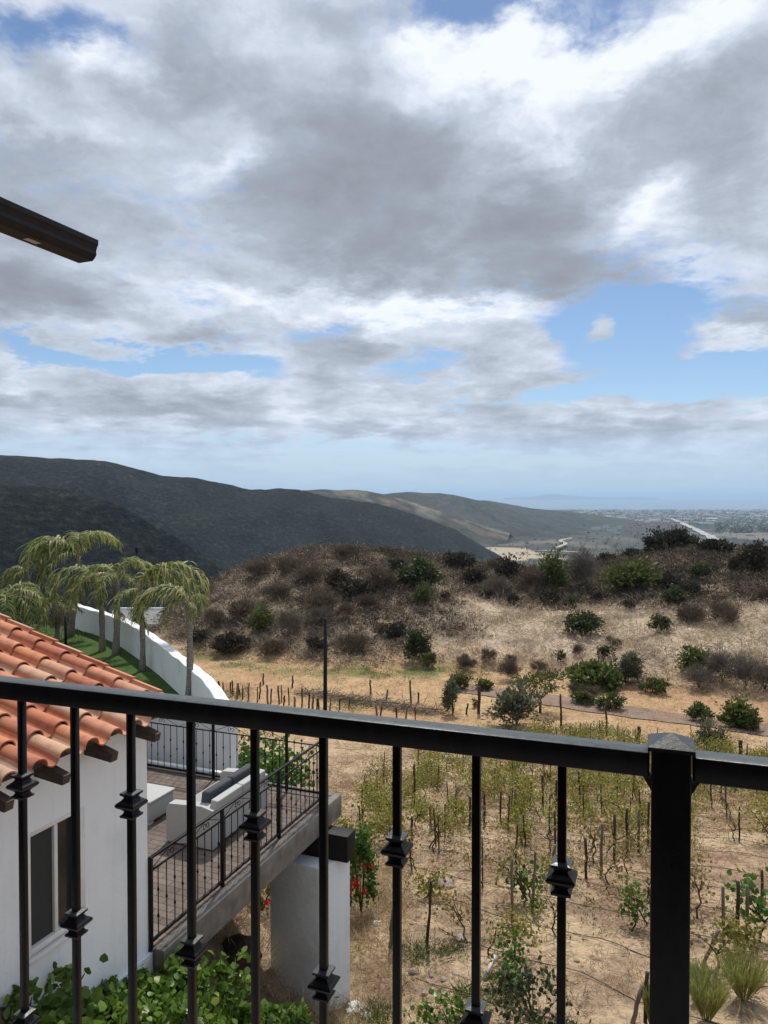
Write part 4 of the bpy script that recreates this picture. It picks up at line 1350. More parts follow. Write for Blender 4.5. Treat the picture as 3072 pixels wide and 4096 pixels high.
for u, v, wp, hp, k in SHRUBS:
    g = hit(u, v, 20)
    if g is None:
        g = hit(u, v + 3, 20)
    if g is None or g.y > 140:
        continue
    w, h = wp * g.y / F, hp * g.y / F
    t = (g.y - HY(g.x)) / (YC - HY(g.x))
    zone = 'on the flat below the hill' if t < .05 else 'along the foot of the hill' if t < .22 else "on the hill's middle slope" if t < .6 else 'on the upper hill near its crest'
    placed.append([u, g, w, max(h, .5), k, zone])
placed.sort(key=lambda a: a[0])
cnt = {}
for a in placed: cnt.setdefault((a[4], a[5]), []).append(a)
for (k, zone), lst in cnt.items():
    for i, (u, g, w, h, k_, zn) in enumerate(lst):
        lab = (f'{ORD[i]} from left of the {WORDS[k]} shrubs {zone}' if len(lst) > 1 else f'the only {WORDS[k]} shrub {zone}')
        root = empty('shrub', g, lab, 'shrub', 'shrubs on and below the brushy hill', random.random() * 6)
        bush_data(k, w, h).build('foliage', M[LEAFMAT[k]], root, local=True)
        if t < 2 and g.y < 60 and k not in ('brown',):
            mb = MB(); stems(mb, w, h, 5, .03); mb.build('stem', M['bark_vine'], root, local=True)

# dense black shrub mass on the crest, rounded like a boulder
g = hit(*z3(1160, 150), 20) or ground_at(33, 92)
root = empty('shrub', g, 'big dense blackish shrub standing alone on the crest against the highway', 'shrub', 'shrubs on and below the brushy hill')
lf = Leaves()
w = 262 / 5.216 * g.y / F; h = 108 / 5.216 * g.y / F
for cx, cz, r in ((-.26, .42, .30), (-.05, .52, .34), (.12, .60, .32), (.28, .40, .30), (0, .25, .5), (.36, .22, .2), (-.36, .25, .2)):
    p, d, tone = crown_points(900, w * r * .8, w * r * .8, h * r * 1.5, 14, .3, -.6, .7)
    p += np.array([cx * w, 0, cz * h]); p[:, 2] = np.maximum(p[:, 2], 0)
    lf.add(p, unit(d + rdir(900) * .8), rdir(900), .34 + .2 * rng.random(900), .20, np.clip(tone * .6 + rng.random(900) * .4, 0, 1), .2, False)
lf.build('foliage', M['twig_dark'], root, local=True)

# small tree on the flat
g = hit(*z5(470, 458), 20)
root = empty('tree', g, 'small olive-green tree with forked bare trunk beside the dirt road', 'tree')
sc = g.y / F / 5.216
mb = MB(); mb.tube([(0, 0, -.1), (.02, 0, 55 * sc), (.0, 0, 75 * sc)], [.09, .075, .06], 6)
for dx, hh in ((-70, 150), (-25, 170), (40, 160), (85, 130)):
    mb.tube([(0, 0, 72 * sc), (dx * .5 * sc, .1, 105 * sc), (dx * sc, random.uniform(-.5, .5), hh * sc)], [.05, .035, .012], 5)
mb.build('trunk', M['bark_vine'], root, local=True)
lf = Leaves()
p, d, tone = crown_points(900, 112 * sc, 90 * sc, 62 * sc, 26, .3, -.7, .6); p[:, 2] += 150 * sc
lf.add(p, unit(d + rdir(900) * .9), rdir(900), .24 + .1 * rng.random(900), .09, np.clip(tone * .6 + rng.random(900) * .4, 0, 1), .2, False)
lf.build('crown', M['leaf_olive'], root, local=True)

# low brush and dry grass covering the hill: too many to count
def scatter(n, x0, x1, y0, y1):
    return rng.uniform(x0, x1, n), rng.uniform(y0, y1, n)


def brush(name, n, dens_fn, per, ln, wd, hgt, mat, box, cl=.45, up=.8, big=0):
    x, y = scatter(n, *box)
    keep = rng.random(n) < dens_fn(x, y)
    x, y = x[keep], y[keep]
    z = H(x, y)
    m_ = len(x)
    sz = .55 + .9 * rng.random(m_) ** 2
    idx = np.repeat(np.arange(m_), per); k = len(idx)
    q = rng.normal(size=(k, 3)) * np.array([1, 1, .55]) * cl * sz[idx][:, None]
    P_ = np.stack([x[idx], y[idx], z[idx]], -1) + q
    P_[:, 2] = np.maximum(P_[:, 2], z[idx] - .05) + np.abs(q[:, 2]) * .3
    P_[:, 2] = np.minimum(P_[:, 2], z[idx] + hgt * sz[idx])
    tone = rng.random(m_)
    lf = Leaves()
    lf.add(P_, unit(q * np.array([1, 1, .3]) + rdir(k, up) * .6), rdir(k), ln * (.5 + rng.random(k)), wd * (.6 + .8 * rng.random(k)), np.clip(tone[idx] * .6 + .4 * rng.random(k), 0, 1), .1, False)
    o = lf.build(name, mat)
    return tag(o, kind='stuff')


hb = (-34, 62, 44, 112)
ok_hill = lambda x, y: hillmask(x, y) > .1
brush('scrub', 15000, lambda x, y: ok_hill(x, y) * np.clip(scrub_amount(x, y) * 1.1, 0, 1), 34, .42, .06, 1.0, M['twig_brown'], hb, .42)
brush('scrub', 6000, lambda x, y: ok_hill(x, y) * np.clip(scrub_amount(x, y) - .1, 0, 1) * (fbm(x, y, 5, 2, 44) > -.15) * (.22 + .6 * sstep(-4, 10, x)), 70, .34, .09, 1.5, M['twig_dark'], hb, .62)
brush('scrub', 5200, lambda x, y: ok_hill(x, y) * np.clip(scrub_amount(x, y) * .9 + .02, 0, 1), 26, .42, .04, .9, M['twig_grey'], hb, .5)
brush('dry_grass', 9000, lambda x, y: ok_hill(x, y) * np.clip(1.0 - scrub_amount(x, y) * .9, .06, 1), 30, .60, .05, .45, M['straw_pale'], hb, .46, .3)
brush('dry_grass', 5000, lambda x, y: ok_hill(x, y) * np.clip(.8 - scrub_amount(x, y), .1, 1) * (fbm(x, y, 3, 2, 18) > 0), 22, .5, .045, .42, M['straw_dull'], hb, .42, .3)
brush('scrub', 1500, lambda x, y: ok_hill(x, y) * (1 - scrub_amount(x, y)) * .35, 16, .30, .035, .4, M['twig_brown'], hb, .3)
# tufts along the flat
ft = (-22, 46, 40, 66)
brush('dry_grass', 6500, lambda x, y: (hillmask(x, y) < .1) * .75, 12, .22, .018, .22, M['straw'], ft, .22, .8)
brush('weeds', 2600, lambda x, y: np.exp(-((y - HY(x) + 1.6) / 1.9) ** 2) * (x > -22) * (x < 8) * (fbm(x, y, 4, 2, 12) > -.2), 22, .22, .03, .4, M['grass_green'], ft, .25, .9)
brush('weeds', 900, lambda x, y: np.exp(-((y - HY(x) + 1.0) / 2.2) ** 2) * (fbm(x, y, 6, 2, 19) > .1) * .8, 18, .24, .03, .45, M['leaf_olive'], ft, .28, .9)

# ------------------------------------------------------------------ vineyard
def z8(x, y): return (2200 + x / 1.902) / 4, (3000 + y / 1.902) / 4
def z6(x, y): return (1400 + x / 1.843) / 4, (3000 + y / 1.843) / 4
def z7(x, y): return (1400 + x / 1.843) / 4, (3500 + y / 1.843) / 4
def z4(x, y): return (700 + x / 1.3825) / 4, (2600 + y / 1.3825) / 4


def stake(base, top, rad, mat, name, label, cat, group=None):
    o = empty(name, base, label, cat, group) if False else None
    n = 5
    pts = []
    L = (Vector(top) - Vector(base)).length
    for i in range(n):
        f = i / (n - 1)
        p = Vector(base).lerp(Vector(top), f)
        if 0 < i < n - 1: p += Vector((random.uniform(-1, 1), random.uniform(-1, 1), 0)) * rad * .5
        pts.append(p - Vector(base))
    d = (pts[-1] - pts[0]).normalized()
    pts[0] = pts[0] - d * .25
    mb = MB().tube(pts, [rad * random.uniform(.9, 1.1) for _ in pts], 7)
    ob = mb.build(name, mat)
    ob.location = base
    return tag(ob, label, cat, group)


NEAR_STAKES = [(z8(1322, 1500), z8(1316, 1040), 'grey stake beside a darker one right of the tall railing post'), (z8(1428, 1500), z8(1430, 1000), 'tallest dark stake right of the tall railing post'), (z8(1495, 1470), z8(1499, 1030), 'grey stake with pale top, third right of the tall railing post'),
               (z8(1605, 1290), z8(1612, 915), 'thick pointed stake at the far right edge of the vineyard'), (z8(1165, 1650), z8(1285, 1370), 'dark stake leaning right beside the yellow-green broom'), (z8(728, 2075), z8(742, 1690), 'dark upright stake beside a leaning one left of the tall railing post'),
               (z8(625, 2080), z8(705, 1790), 'grey leaning stake left of the tall railing post'), (z8(278, 985), z8(268, 670), 'first of six dark stakes in a receding row'), (z8(390, 955), z8(396, 560), 'second of six dark stakes in a receding row'), (z8(488, 865), z8(490, 490), 'third of six dark stakes in a receding row'),
               (z8(585, 815), z8(588, 445), 'fourth of six dark stakes in a receding row'), (z8(674, 778), z8(677, 448), 'fifth of six dark stakes in a receding row'), (z8(743, 738), z8(752, 398), 'last of six dark stakes in a receding row, reddish brown'),
               (z8(15, 1005), z8(38, 720), 'slanting grey stake behind the collar of the last baluster'), (z8(228, 372), z8(216, 165), 'dark stake under the rail beside the last baluster'), (z8(42, 440), z8(46, 245), 'short stake in yellow vines left of the last baluster'),
               (z7(566, 525), z7(600, 45), 'brown stake standing alone in straw beside the green weeds'), (z7(1193, 352), z6(1196, 800), 'grey stake beside a bright green vine'), (z7(1345, 280), z6(1366, 750), 'weathered stake behind the bright green vine'), (z6(1490, 985), z6(1512, 700), 'weathered stake just left of the last baluster'),
               (z6(592, 605), z6(590, 410), 'short grey stake amid thick yellow vines'), (z6(452, 672), z6(458, 490), 'dark stake just right of the seventh baluster'), (z6(880, 592), z6(884, 345), 'dark stake left of the eighth baluster'), (z6(990, 552), z6(993, 320), 'dark stake touching the eighth baluster edge'), (z6(1110, 532), z6(1113, 305), 'dark stake with curved vine arm at its foot'),
               (z6(1214, 522), z6(1217, 285), 'thin dark stake behind a grey-green vine'), (z6(1329, 402), z6(1333, 235), 'short black stake in the mid vineyard'), (z6(1424, 455), z6(1418, 190), 'tall black stake in the mid vineyard'), (z6(1518, 432), z6(1522, 210), 'dark stake left of the last baluster in mid vineyard'),
               (z6(598, 262), z6(602, 90), 'distant dark stake under the rail, centre gap'), (z6(468, 330), z6(472, 105), 'distant brown stake right of the seventh baluster'), (z7(292, 540), z7(318, 250), 'grey split stake behind the seventh baluster')]
stake_xy = []
for (bu, bv), (tu, tv), lab in NEAR_STAKES:
    g = hit(bu, bv, 6)
    tp = at(tu, tv, g.y)
    rad = .032 if g.y < 16 else .036
    stake(g, tp, rad * random.uniform(.85, 1.15), M['post_wood'] if ('grey' in lab or 'weathered' in lab or random.random() < .3) else M['post_dark'], 'vine_stake', lab, 'stake', 'stakes among the vines')
    stake_xy.append((g.x, g.y))
FAR = [(195, 150, 225), (210, 190, 260), (243, 185, 250), (268, 190, 240), (308, 190, 240), (322, 180, 250), (345, 195, 270), (357, 195, 250), (375, 215, 275), (405, 195, 280), (455, 215, 295), (467, 190, 270), (515, 205, 300), (527, 225, 300), (575, 210, 300), (588, 205, 290), (602, 265, 310), (630, 220, 305), (662, 270, 315),
       (700, 225, 320), (742, 245, 320), (762, 250, 325), (782, 280, 330), (793, 280, 330), (857, 275, 335), (910, 280, 330), (962, 285, 330), (1118, 310, 360), (1135, 325, 360), (1225, 330, 375), (1278, 320, 385), (1330, 330, 385)]
for i, (x, t_, b_) in enumerate(FAR):
    t_ -= 12
    u, v = z4(x, b_)
    g = hit(u, v, 20); tp = at(z4(x + random.uniform(-8, 8), t_)[0], z4(x, t_)[1], g.y)
    stake(g, tp, .055 * random.uniform(.7, 1.3), M['post_dark'] if i % 3 else M['post_wood'], 'vine_stake', f'{ORD[i]} from left of the crooked stakes in the bare plot above the rail', 'stake', 'stakes in the bare plot')
FENCE = [(z4(488, 192), z4(488, 130)), (z4(650, 210), z4(652, 140)), (z4(1080, 252), z4(1080, 165)), (z4(1168, 277), z4(1176, 220)), (z4(1305, 302), z4(1300, 168)), (z4(1345, 290), z4(1345, 235)), (z4(1612, 355), z4(1620, 295)), (z5(148, 462), z5(150, 320)), (z5(578, 532), z5(576, 362)), (z5(818, 582), z5(815, 402)), (z5(985, 620), z5(985, 530)), (z5(1518, 690), z5(1516, 602))]
fo = sorted(range(len(FENCE)), key=lambda i: FENCE[i][0][0])
for j, i in enumerate(fo):
    (bu, bv), (tu, tv) = FENCE[i]
    g = hit(bu, bv, 20); tp = at(tu, tv, g.y)
    stake(g, tp, .06 if i not in (10, 11, 7) else .10, M['post_dark'], 'fence_post', f'{ORD[j]} from left of the thin fence posts along the dirt road', 'fence post', 'fence posts along the dirt road')

# grapevines: a few different ones, then copies
def make_vine(kind):
    root = empty('grapevine', (0, 0, 0), 'x', 'grapevine')
    mb = MB(); lf = Leaves()
    n = {'bushy': 460, 'sparse': 130, 'bare': 30, 'low': 270, 'green': 120}[kind]
    hgt = {'bushy': .95, 'sparse': .9, 'bare': .8, 'low': .5, 'green': .7}[kind]
    p = Vector((0, 0, -.08)); pts = [p]; 
    for i in range(5):
        p = p + Vector((random.uniform(-.09, .09), random.uniform(-.09, .09), hgt * .13)); pts.append(p)
    mb.tube(pts, [.026, .023, .021, .019, .017, .015], 5)
    tips = []
    for a in range(random.randint(3, 5)):
        an = random.random() * 2 * PI
        q = pts[-1 - (a % 2)].copy(); cp = [q]
        d = Vector((math.cos(an), math.sin(an), .9))
        for i in range(5):
            d = d + Vector((random.uniform(-.55, .55), random.uniform(-.55, .55), random.uniform(-.5, .25)))
            q = q + d.normalized() * hgt * .17
            q.z = max(q.z, .08)
            cp.append(q.copy()); tips.append(q.copy())
        mb.tube(cp, [.014, .011, .009, .007, .005, .003], 4)
    mb.build('trunk', M['bark_vine'], root, local=True)
    k = rng.integers(0, len(tips), n)
    T_ = np.array([list(t) for t in tips])[k]
    sp = .21 if kind == 'bushy' else .13
    P_ = T_ + rng.normal(size=(n, 3)) * sp
    P_[:, 2] = np.maximum(P_[:, 2], .04)
    big = 1.0 if kind == 'green' else .66
    tone = rng.random(len(tips))
    lf.add(P_, rdir(n, -.3), rdir(n), big * (.075 + .055 * rng.random(n)), big * (.075 + .045 * rng.random(n)), np.clip(tone[k] * .6 + .4 * rng.random(n), 0, 1), .18, True)
    lf.build('foliage', M['leaf_green'] if kind == 'green' else (M['leaf_vine_dry'] if kind in ('sparse', 'bare') else M['leaf_vine']), root, local=True)
    return root


VK = {k: [make_vine(k) for _ in range(c)] for k, c in (('bushy', 6), ('sparse', 5), ('bare', 3), ('low', 3), ('green', 2))}
used_v = set()
hd = np.array([.77, -.64]); nd = np.array([.64, .77])
VLAB = {'bushy': 'bushy yellow-leaved grapevine {}', 'sparse': 'sparse brown-twigged grapevine with few drying leaves {}', 'bare': 'almost leafless twisted grapevine {}', 'low': 'low sprawling yellowish grapevine {}', 'green': 'fresh green grapevine {}'}


def add_vine(kind, x, y, zone, sc=1.0):
    pool = VK[kind]
    src = pool[random.randrange(len(pool))]
    if src.name in used_v: o = copy_tree(src)
    else: o = src; used_v.add(src.name)
    o.location = ground_at(x, y); o.rotation_euler = (0, 0, random.random() * 6.28); o.scale = (sc, sc, sc)
    o['label'] = VLAB[kind].format(zone); o['group'] = 'grapevines in the dry vineyard'
    return o


nv = 0
VL, SL = [], []
for i in range(-8, 18):
    for j in range(-12, 26):
        p = np.array([3.0, 14.0]) + nd * i * 1.55 + hd * j * 1.05 + rng.normal(size=2) * .22
        x, y = p
        if y < 11.4 or y > 40: continue
        k = x / y; u = 384 + F * k
        if u < 325 or u > 800: continue
        w = x * E2.x + y * E2.y
        if w > -3.8 + 0 and False: continue
        if w < -4.2 and x * E1.x + y * E1.y < 13.2: continue
        if w < -4.9: 
            if y < 14.5 or x < -1.2: continue
        v = 512 - F * ((H(np.array([x]), np.array([y]))[0] / y + math.tan(PITCH)))
        # thick yellow growth in the middle, thin near us and along the right
        thick = float(np.interp(v, [745, 780, 840, 870, 905, 950, 1024], [.75, .85, .85, .66, .42, .2, .12]))
        if u > 560: thick *= float(np.interp(v, [760, 800, 840, 900], [1, .95, .55, .5]))
        if u < 400 and v > 905: thick *= .35
        if random.random() > .32 + .78 * thick: continue
        r = random.random()
        zone = ('at the vineyard front' if y < 15 else 'in mid vineyard' if y < 24 else 'in the far vineyard') + (' left of the railing post' if u < 655 else ' right of the railing post')
        kind = 'bushy' if r < thick * .72 else 'low' if r < thick * .88 else ('sparse' if r < .86 else 'bare')
        VL.append((i, u, add_vine(kind, x, y, zone, random.uniform(.76, 1.1)), kind)); nv += 1
        if random.random() < .8 and y > 13.5:
            gx, gy = x + random.uniform(-.15, .15), y + random.uniform(-.15, .15)
            g = ground_at(gx, gy)
            if min((gx - a) ** 2 + (gy - b) ** 2 for a, b in stake_xy) > .8:
                so_ = stake(g, g + Vector((random.uniform(-.08, .08), random.uniform(-.05, .05), random.uniform(.8, 1.25))), random.uniform(.018, .027), M['post_dark'], 'vine_stake', 'thin dark stake ' + 'among the vines ' + zone, 'stake', 'stakes among the vines'); SL.append((i, u, so_))
for (u, v), sc, zone in ((z7(1265, 225), 1.0, 'between two grey stakes near the front'), (z7(1410, 300), .5, 'small and low beside the drip hose'), (z8(640, 1390), .9, 'with big leaves left of the tall railing post'), (z8(1640, 1480), 1.2, 'at the far right edge of the vineyard'), (z7(1230, 740), .7, 'creeping over the ground beside the pale stick')):
    g = hit(u, v, 6); add_vine('green', g.x, g.y, zone, sc)
VNAME = {'bushy': 'bushy yellow-leaved grapevine', 'sparse': 'sparse half-dry grapevine', 'bare': 'almost leafless twisted grapevine', 'low': 'low sprawling yellowish grapevine'}
rows_v = sorted({a[0] for a in VL})
for r_, i in enumerate(rows_v):
    for k, (_, u, o, kind) in enumerate(sorted([a for a in VL if a[0] == i], key=lambda a: a[1])):
        o['label'] = f'{VNAME[kind]}, {ORD[k]} from left in the {ORD[r_]} vine row from the front'
    for k, (_, u, o) in enumerate(sorted([a for a in SL if a[0] == i], key=lambda a: a[1])):
        o['label'] = f'{ORD[k]} thin stake from left among the vines of the {ORD[r_]} row from the front'
for k, pool in VK.items():
    for o in pool:
        if o.name not in used_v:
            for ch in children(o): bpy.data.objects.remove(ch)
            bpy.data.objects.remove(o)

# drip hoses along the rows
for i in range(-2, 9):
    p0 = np.array([3.0, 14.0]) + nd * (i * 1.55 + .2)
    pts = []
    for j in range(60):
        p = p0 + hd * (j * .32 - 8.5) + nd * .06 * math.sin(j * .7 + i)
        if p[1] < 9.5 or p[0] < .2 * p[1] - 3.2 + (0 if i > 0 else 1.2): continue
        g = ground_at(*p); pts.append((g.x, g.y, g.z + .025 + .02 * math.sin(j * 1.3 + i)))
    if len(pts) > 8:
        o = MB().tube(pts, .008, 5).build('drip_hose', M['hose']); tag(o, f'dark drip hose along the {ORD[rows_v.index(i) if i in rows_v else 0]} vine row from the front', 'hose', 'drip hoses on the vineyard floor')

# straw, stones and stubble on the vineyard floor
def near_mask(x, y):
    w = x * E2.x + y * E2.y; s = x * E1.x + y * E1.y
    return (w > -4.3) | (s > 12.2)


x, y = scatter(150000, -2.5, 24, 9.2, 40)
k = rng.random(len(x)) < near_mask(x, y) * np.clip(1.5 - y / 30, .15, 1) * (np.abs(x / y) < .62) * np.clip(.55 + fbm(x, y, 1.4, 3, 91) * 1.4, 0.05, 1)
x, y = x[k], y[k]; z = H(x, y)
lf = Leaves()
A_ = rdir(len(x)); A_[:, 2] *= .35
lf.add(np.stack([x, y, z + .012], -1), A_, rdir(len(x)), (.10 + .22 * rng.random(len(x))) * np.clip(y / 14, .8, 1.8), .010 * np.clip(y / 11, 1, 2.6), rng.random(len(x)), 0, False)
tag(lf.build('straw', M['straw']), kind='stuff')
brush('dry_grass', 8500, lambda x, y: near_mask(x, y) * (np.abs(x / y) < .62) * np.clip(.35 + fbm(x, y, 2.2, 3, 95) * 1.6, 0, 1) * np.clip(1.5 - y / 40, .1, 1), 14, .17, .010, .20, M['straw'], (-2.5, 24, 9.5, 40), .12, 1.0)
brush('dry_grass', 2200, lambda x, y: near_mask(x, y) * (np.abs(x / y) < .62) * np.clip(.25 + fbm(x, y, 2.8, 3, 35) * 1.8, 0, 1), 12, .18, .009, .25, M['twig_brown'], (-2.5, 24, 9.5, 40), .16, .8)
brush('weeds', 900, lambda x, y: near_mask(x, y) * (np.abs(x / y) < .62) * np.clip(-.1 + fbm(x, y, 3.1, 3, 66) * 2.0, 0, 1), 16, .12, .016, .22, M['grass_green'], (-2.5, 24, 9.5, 34), .13, 1.0)


brush('dry_grass', 3600, lambda x, y: near_mask(x, y) * (np.abs(x / y) < .62) * np.clip(.3 + fbm(x, y, 1.9, 3, 135) * 1.6, 0, 1), 16, .15, .012, .2, M['straw_dull'], (-2.5, 24, 9.5, 30), .15, .7)
brush('weeds', 4200, lambda x, y: near_mask(x, y) * (np.abs(x / y) < .62) * np.clip(.15 + fbm(x, y, 2.4, 3, 166) * 1.9, 0, 1) * np.clip((y - 11) / 8, .1, 1), 16, .09, .03, .28, M['leaf_vine_dry'], (-2.5, 24, 12, 38), .16, .5)


def patch(cu, cv, ru, rv, n, mat, ln, wd, hgt, name='weeds', cl=.10):
    xs_, ys_ = [], []
    for _ in range(n):
        a = random.random() * 2 * PI; r = math.sqrt(random.random())
        g = hit(cu + ru * r * math.cos(a), cv + rv * r * math.sin(a), 6)
        if g: xs_.append(g.x); ys_.append(g.y)
    x, y = np.array(xs_), np.array(ys_); z = H(x, y)
    idx = np.repeat(np.arange(len(x)), 16); q = rng.normal(size=(len(idx), 3)) * cl
    P_ = np.stack([x[idx], y[idx], z[idx] + .02], -1) + q * np.array([1, 1, .6]); P_[:, 2] = np.clip(P_[:, 2], z[idx] - .02, z[idx] + hgt)
    lf = Leaves(); lf.add(P_, unit(q + rdir(len(idx), .9) * .12), rdir(len(idx)), ln * (.5 + rng.random(len(idx))), wd, rng.random(len(idx)), .1, False)
    return tag(lf.build(name, mat), kind='stuff')


for (u, v), ru, rv, n in ((z7(540, 600), 22, 12, 70), (z7(780, 580), 10, 5, 20), (z7(870, 890), 12, 8, 30), (z7(1080, 910), 14, 6, 30), (z7(1060, 790), 9, 6, 20), (z7(190, 1060), 20, 10, 70), (z5(650, 570), 38, 5, 60), (z5(760, 575), 30, 5, 40), (z4(980, 315), 20, 6, 50), (z4(290, 258), 14, 3, 25), (z4(380, 250), 5, 8, 16)):
    patch(u, v, ru, rv, n, M['grass_green'] if v > 780 else M['leaf_olive'], .11 if v > 780 else .3, .012 if v > 780 else .03, .18 if v > 780 else .5, cl=.08 if v > 780 else .2)
# heap of pruned branches along the bare plot
lf = Leaves()
for f in np.linspace(0, 1, 60):
    g = hit(*z4(700 + f * 760, 238 + f * 118 + random.uniform(-8, 8)), 20)
    n = 34
    P_ = np.array(g)[None] + rng.normal(size=(n, 3)) * np.array([.5, .35, .14]); P_[:, 2] = np.maximum(P_[:, 2], g.z)
    A_ = rdir(n); A_[:, 2] *= .3
    lf.add(P_, A_, rdir(n), .5 + .7 * rng.random(n), .035, rng.random(n), 0, False)
tag(lf.build('brush_pile', M['twig_grey']), 'long low heap of pruned grey branches behind the stakes', 'brush pile')

# ------------------------------------------------------------------ stones and odd things
def rock(name, g, r, mat, label, flat=.7, group=None):
    bm = bmesh.new(); bmesh.ops.create_icosphere(bm, subdivisions=3, radius=1)
    sx, sy = random.uniform(.8, 1.2), random.uniform(.8, 1.2); o3 = rng.random(3) * 9
    for v_ in bm.verts:
        c = v_.co
        k = 1 + .28 * float(fbm(np.array([c.x * 2 + o3[0]]), np.array([c.y * 2 + c.z * 1.7 + o3[1]]), 1.1, 3, 2)[0])
        v_.co = Vector((c.x * sx, c.y * sy, c.z * flat)) * k * r
    me = bpy.data.meshes.new(name); bm.to_mesh(me); bm.free()
    o = link_mesh(name, me, mat); o.location = g + Vector((0, 0, r * flat * .35))
    return tag(o, label, 'rock', group)


rock('rock', hit(*z6(685, 1010), 6), .22, M['rock'], 'pinkish boulder half hidden by yellow vines')
rock('rock', hit(*z7(810, 480), 6), .11, M['rock'], 'small jagged rock in the straw')
rock('rock', hit(*z7(470, 720), 6), .07, M['rock'], 'pale flat stone in the straw beside green weeds')
rock('rock', hit(377, 925, 6), .09, M['rock_white'], 'white painted stone at the foot of the red geranium')
rock('rock', hit(374, 917, 6), .07, M['rock_white'], 'smaller white stone behind the painted one')
rock('rock', hit(356, 1012, 6), .14, M['rock_white'], 'white rubble lump at the foot of the pier')
rock('rock', hit(366, 1018, 6), .09, M['rock_white'], 'small white rubble piece beside the pier foot')
rock('rock', hit((700 + 520 / 2.074) / 4, (3300 + 1130 / 2.074) / 4, 6), .34, M['rock_dark'], 'big dark boulder in shade under the terrace')
for (bu, bv), mr in ((z7(500, 310), .06), (z7(600, 750), .05), (z7(460, 365), .05), (z7(550, 880), .06), (z7(270, 210), .06), (z7(1120, 535), .05), (z8(205, 1610), .05), (z8(1230, 1690), .06), (z8(1320, 1780), .06), (z7(840, 530), .06), (z7(690, 775), .05)):
    rock('stone', hit(bu, bv, 6), mr, M['rock'], 'small reddish stone lying in the straw', .7, 'small stones in the straw')
g0_, g1_ = hit(*z7(992, 780), 6), hit(*z7(992, 780), 6)
tp = at(*z7(1070, 595), g0_.y + .35)
o = MB().tube([tuple(g0_ + Vector((0, 0, .03))), tuple(tp)], [.035, .03], 8).build('pale_stick', M['white_pole']); tag(o, 'pale weathered pole lying propped in the straw', 'pole')
g = hit(*z6(712, 165), 6); tpv = at(*z6(712, 62), g.y)
lamp = empty('garden_lamp', g, 'small white garden lamp on a thin stick among far vines', 'lamp')
MB().tube([g - Vector((0, 0, .1)), tpv], .018, 6).build('stick', M['post_dark'], lamp)
MB().tube([tpv + Vector((0, 0, -.02)), tpv + Vector((0, 0, .05)), tpv + Vector((0, 0, .09)), tpv + Vector((0, 0, .16))], [.10, .17, .15, .04], 10).build('head', M['frame_white'], lamp)

# yellow-green broom plants at lower right
def broom(u, v, hpx, wpx, label):
    g = hit(u, v, 6); h = hpx * g.y / F; w = wpx * g.y / F
    root = empty('broom_shrub', g, label, 'shrub', 'yellow-green brooms')
    lf = Leaves(); n = 300
    a = rng.random(n) * 2 * PI; sp = np.sqrt(rng.random(n))
    A_ = np.stack([np.cos(a) * sp * w / h * .72, np.sin(a) * sp * w / h * .72, np.ones(n)], -1)
    P0 = np.stack([np.cos(a), np.sin(a), np.zeros(n)], -1) * .05
    ln = h * (.7 + .35 * rng.random(n))
    B_ = rdir(n)
    r = rng.random(n)
    lf.add(P0, A_, B_, ln, .009, r * .8, .05, False)
    for f in (.4, .5, .6, .7, .8, .9):
        A2 = unit(A_) + rdir(n) * .35
        lf.add(P0 + unit(A_) * (ln * f)[:, None], A2, B_, h * .22 * (.6 + .6 * rng.random(n)), .008, np.clip(r * .6 + .4 * rng.random(n), 0, 1), .05, False)
    lf.build('foliage', M['broom'], root, local=True)
    mb = MB(); stems(mb, w * .5, h * .5, 5, .012); mb.build('stem', M['bark_vine'], root, local=True)


broom(*z8(1470, 1910), 50, 42, 'tall fan-shaped yellow-green broom at the lower right')
broom(*z8(1190, 2060), 50, 34, 'yellow-green broom close against the tall railing post')
broom(*z8(1130, 1900), 34, 14, 'narrow yellow-green broom behind the leaning stake')
broom(*z8(780, 2090), 40, 14, 'small yellow-green broom left of the tall railing post')
# dark leafy plant in front, creeping
def leafy(name, g, w, h, n, mat, label, cat, ll=.085, lw=.08, group=None, flowers=0, parts=True, clumps=None):
    root = empty(name, g, label, cat, group)
    lf = Leaves()
    p, d, tone = crown_points(n, w * .5, w * .5, h * .55, clumps or int(14 + 16 * w), .3, -.45, .7)
    p[:, 2] += h * .48; p[:, 2] = np.maximum(p[:, 2], .02)
    lf.add(p, unit(d * .6 + rdir(n) * .8 + np.array([0, 0, -.15])), unit(rdir(n) * .7 + np.cross(d, rdir(n))), ll * (.65 + .6 * rng.random(n)), lw * (.7 + .5 * rng.random(n)), np.clip(tone * .5 + rng.random(n) * .5, 0, 1), .12, True)
    lf.build('foliage', mat, root, local=True)
    mb = MB(); stems(mb, w, h, 7, .014); mb.build('stem', M['bark_vine'], root, local=True)
    for i in range(flowers):
        f = rdir(1, .4)[0] * np.array([w * .60, w * .60, h * .6]); f[1] = -abs(f[1]) * .8 - .02; f[2] = abs(f[2]) * .9 + h * .3
        fl = Leaves(); m_ = 26
        q = rdir(m_) * .045
        fl.add(np.tile(f, (m_, 1)) + q, rdir(m_), rdir(m_), .05, .045, rng.random(m_), .1, False)
        fl.build('flower', M['flower_red'], root, local=True)
    return root


leafy('leafy_plant', hit(*z7(1360, 1085), 6), 1.15, .62, 480, M['leaf_dark'], 'dark green leafy plant under the last balusters', 'plant', .09, .07)
leafy('leafy_plant', hit(*z7(1190, 880), 6), .4, .42, 120, M['leaf_green'], 'small fresh leafy plant behind the darker one', 'plant', .08, .07)
leafy('leafy_plant', hit(*z7(740, 1110), 5), .9, .22, 260, M['leaf_geranium'], 'low bright green leafy plant at the bottom edge', 'plant', .09, .08)

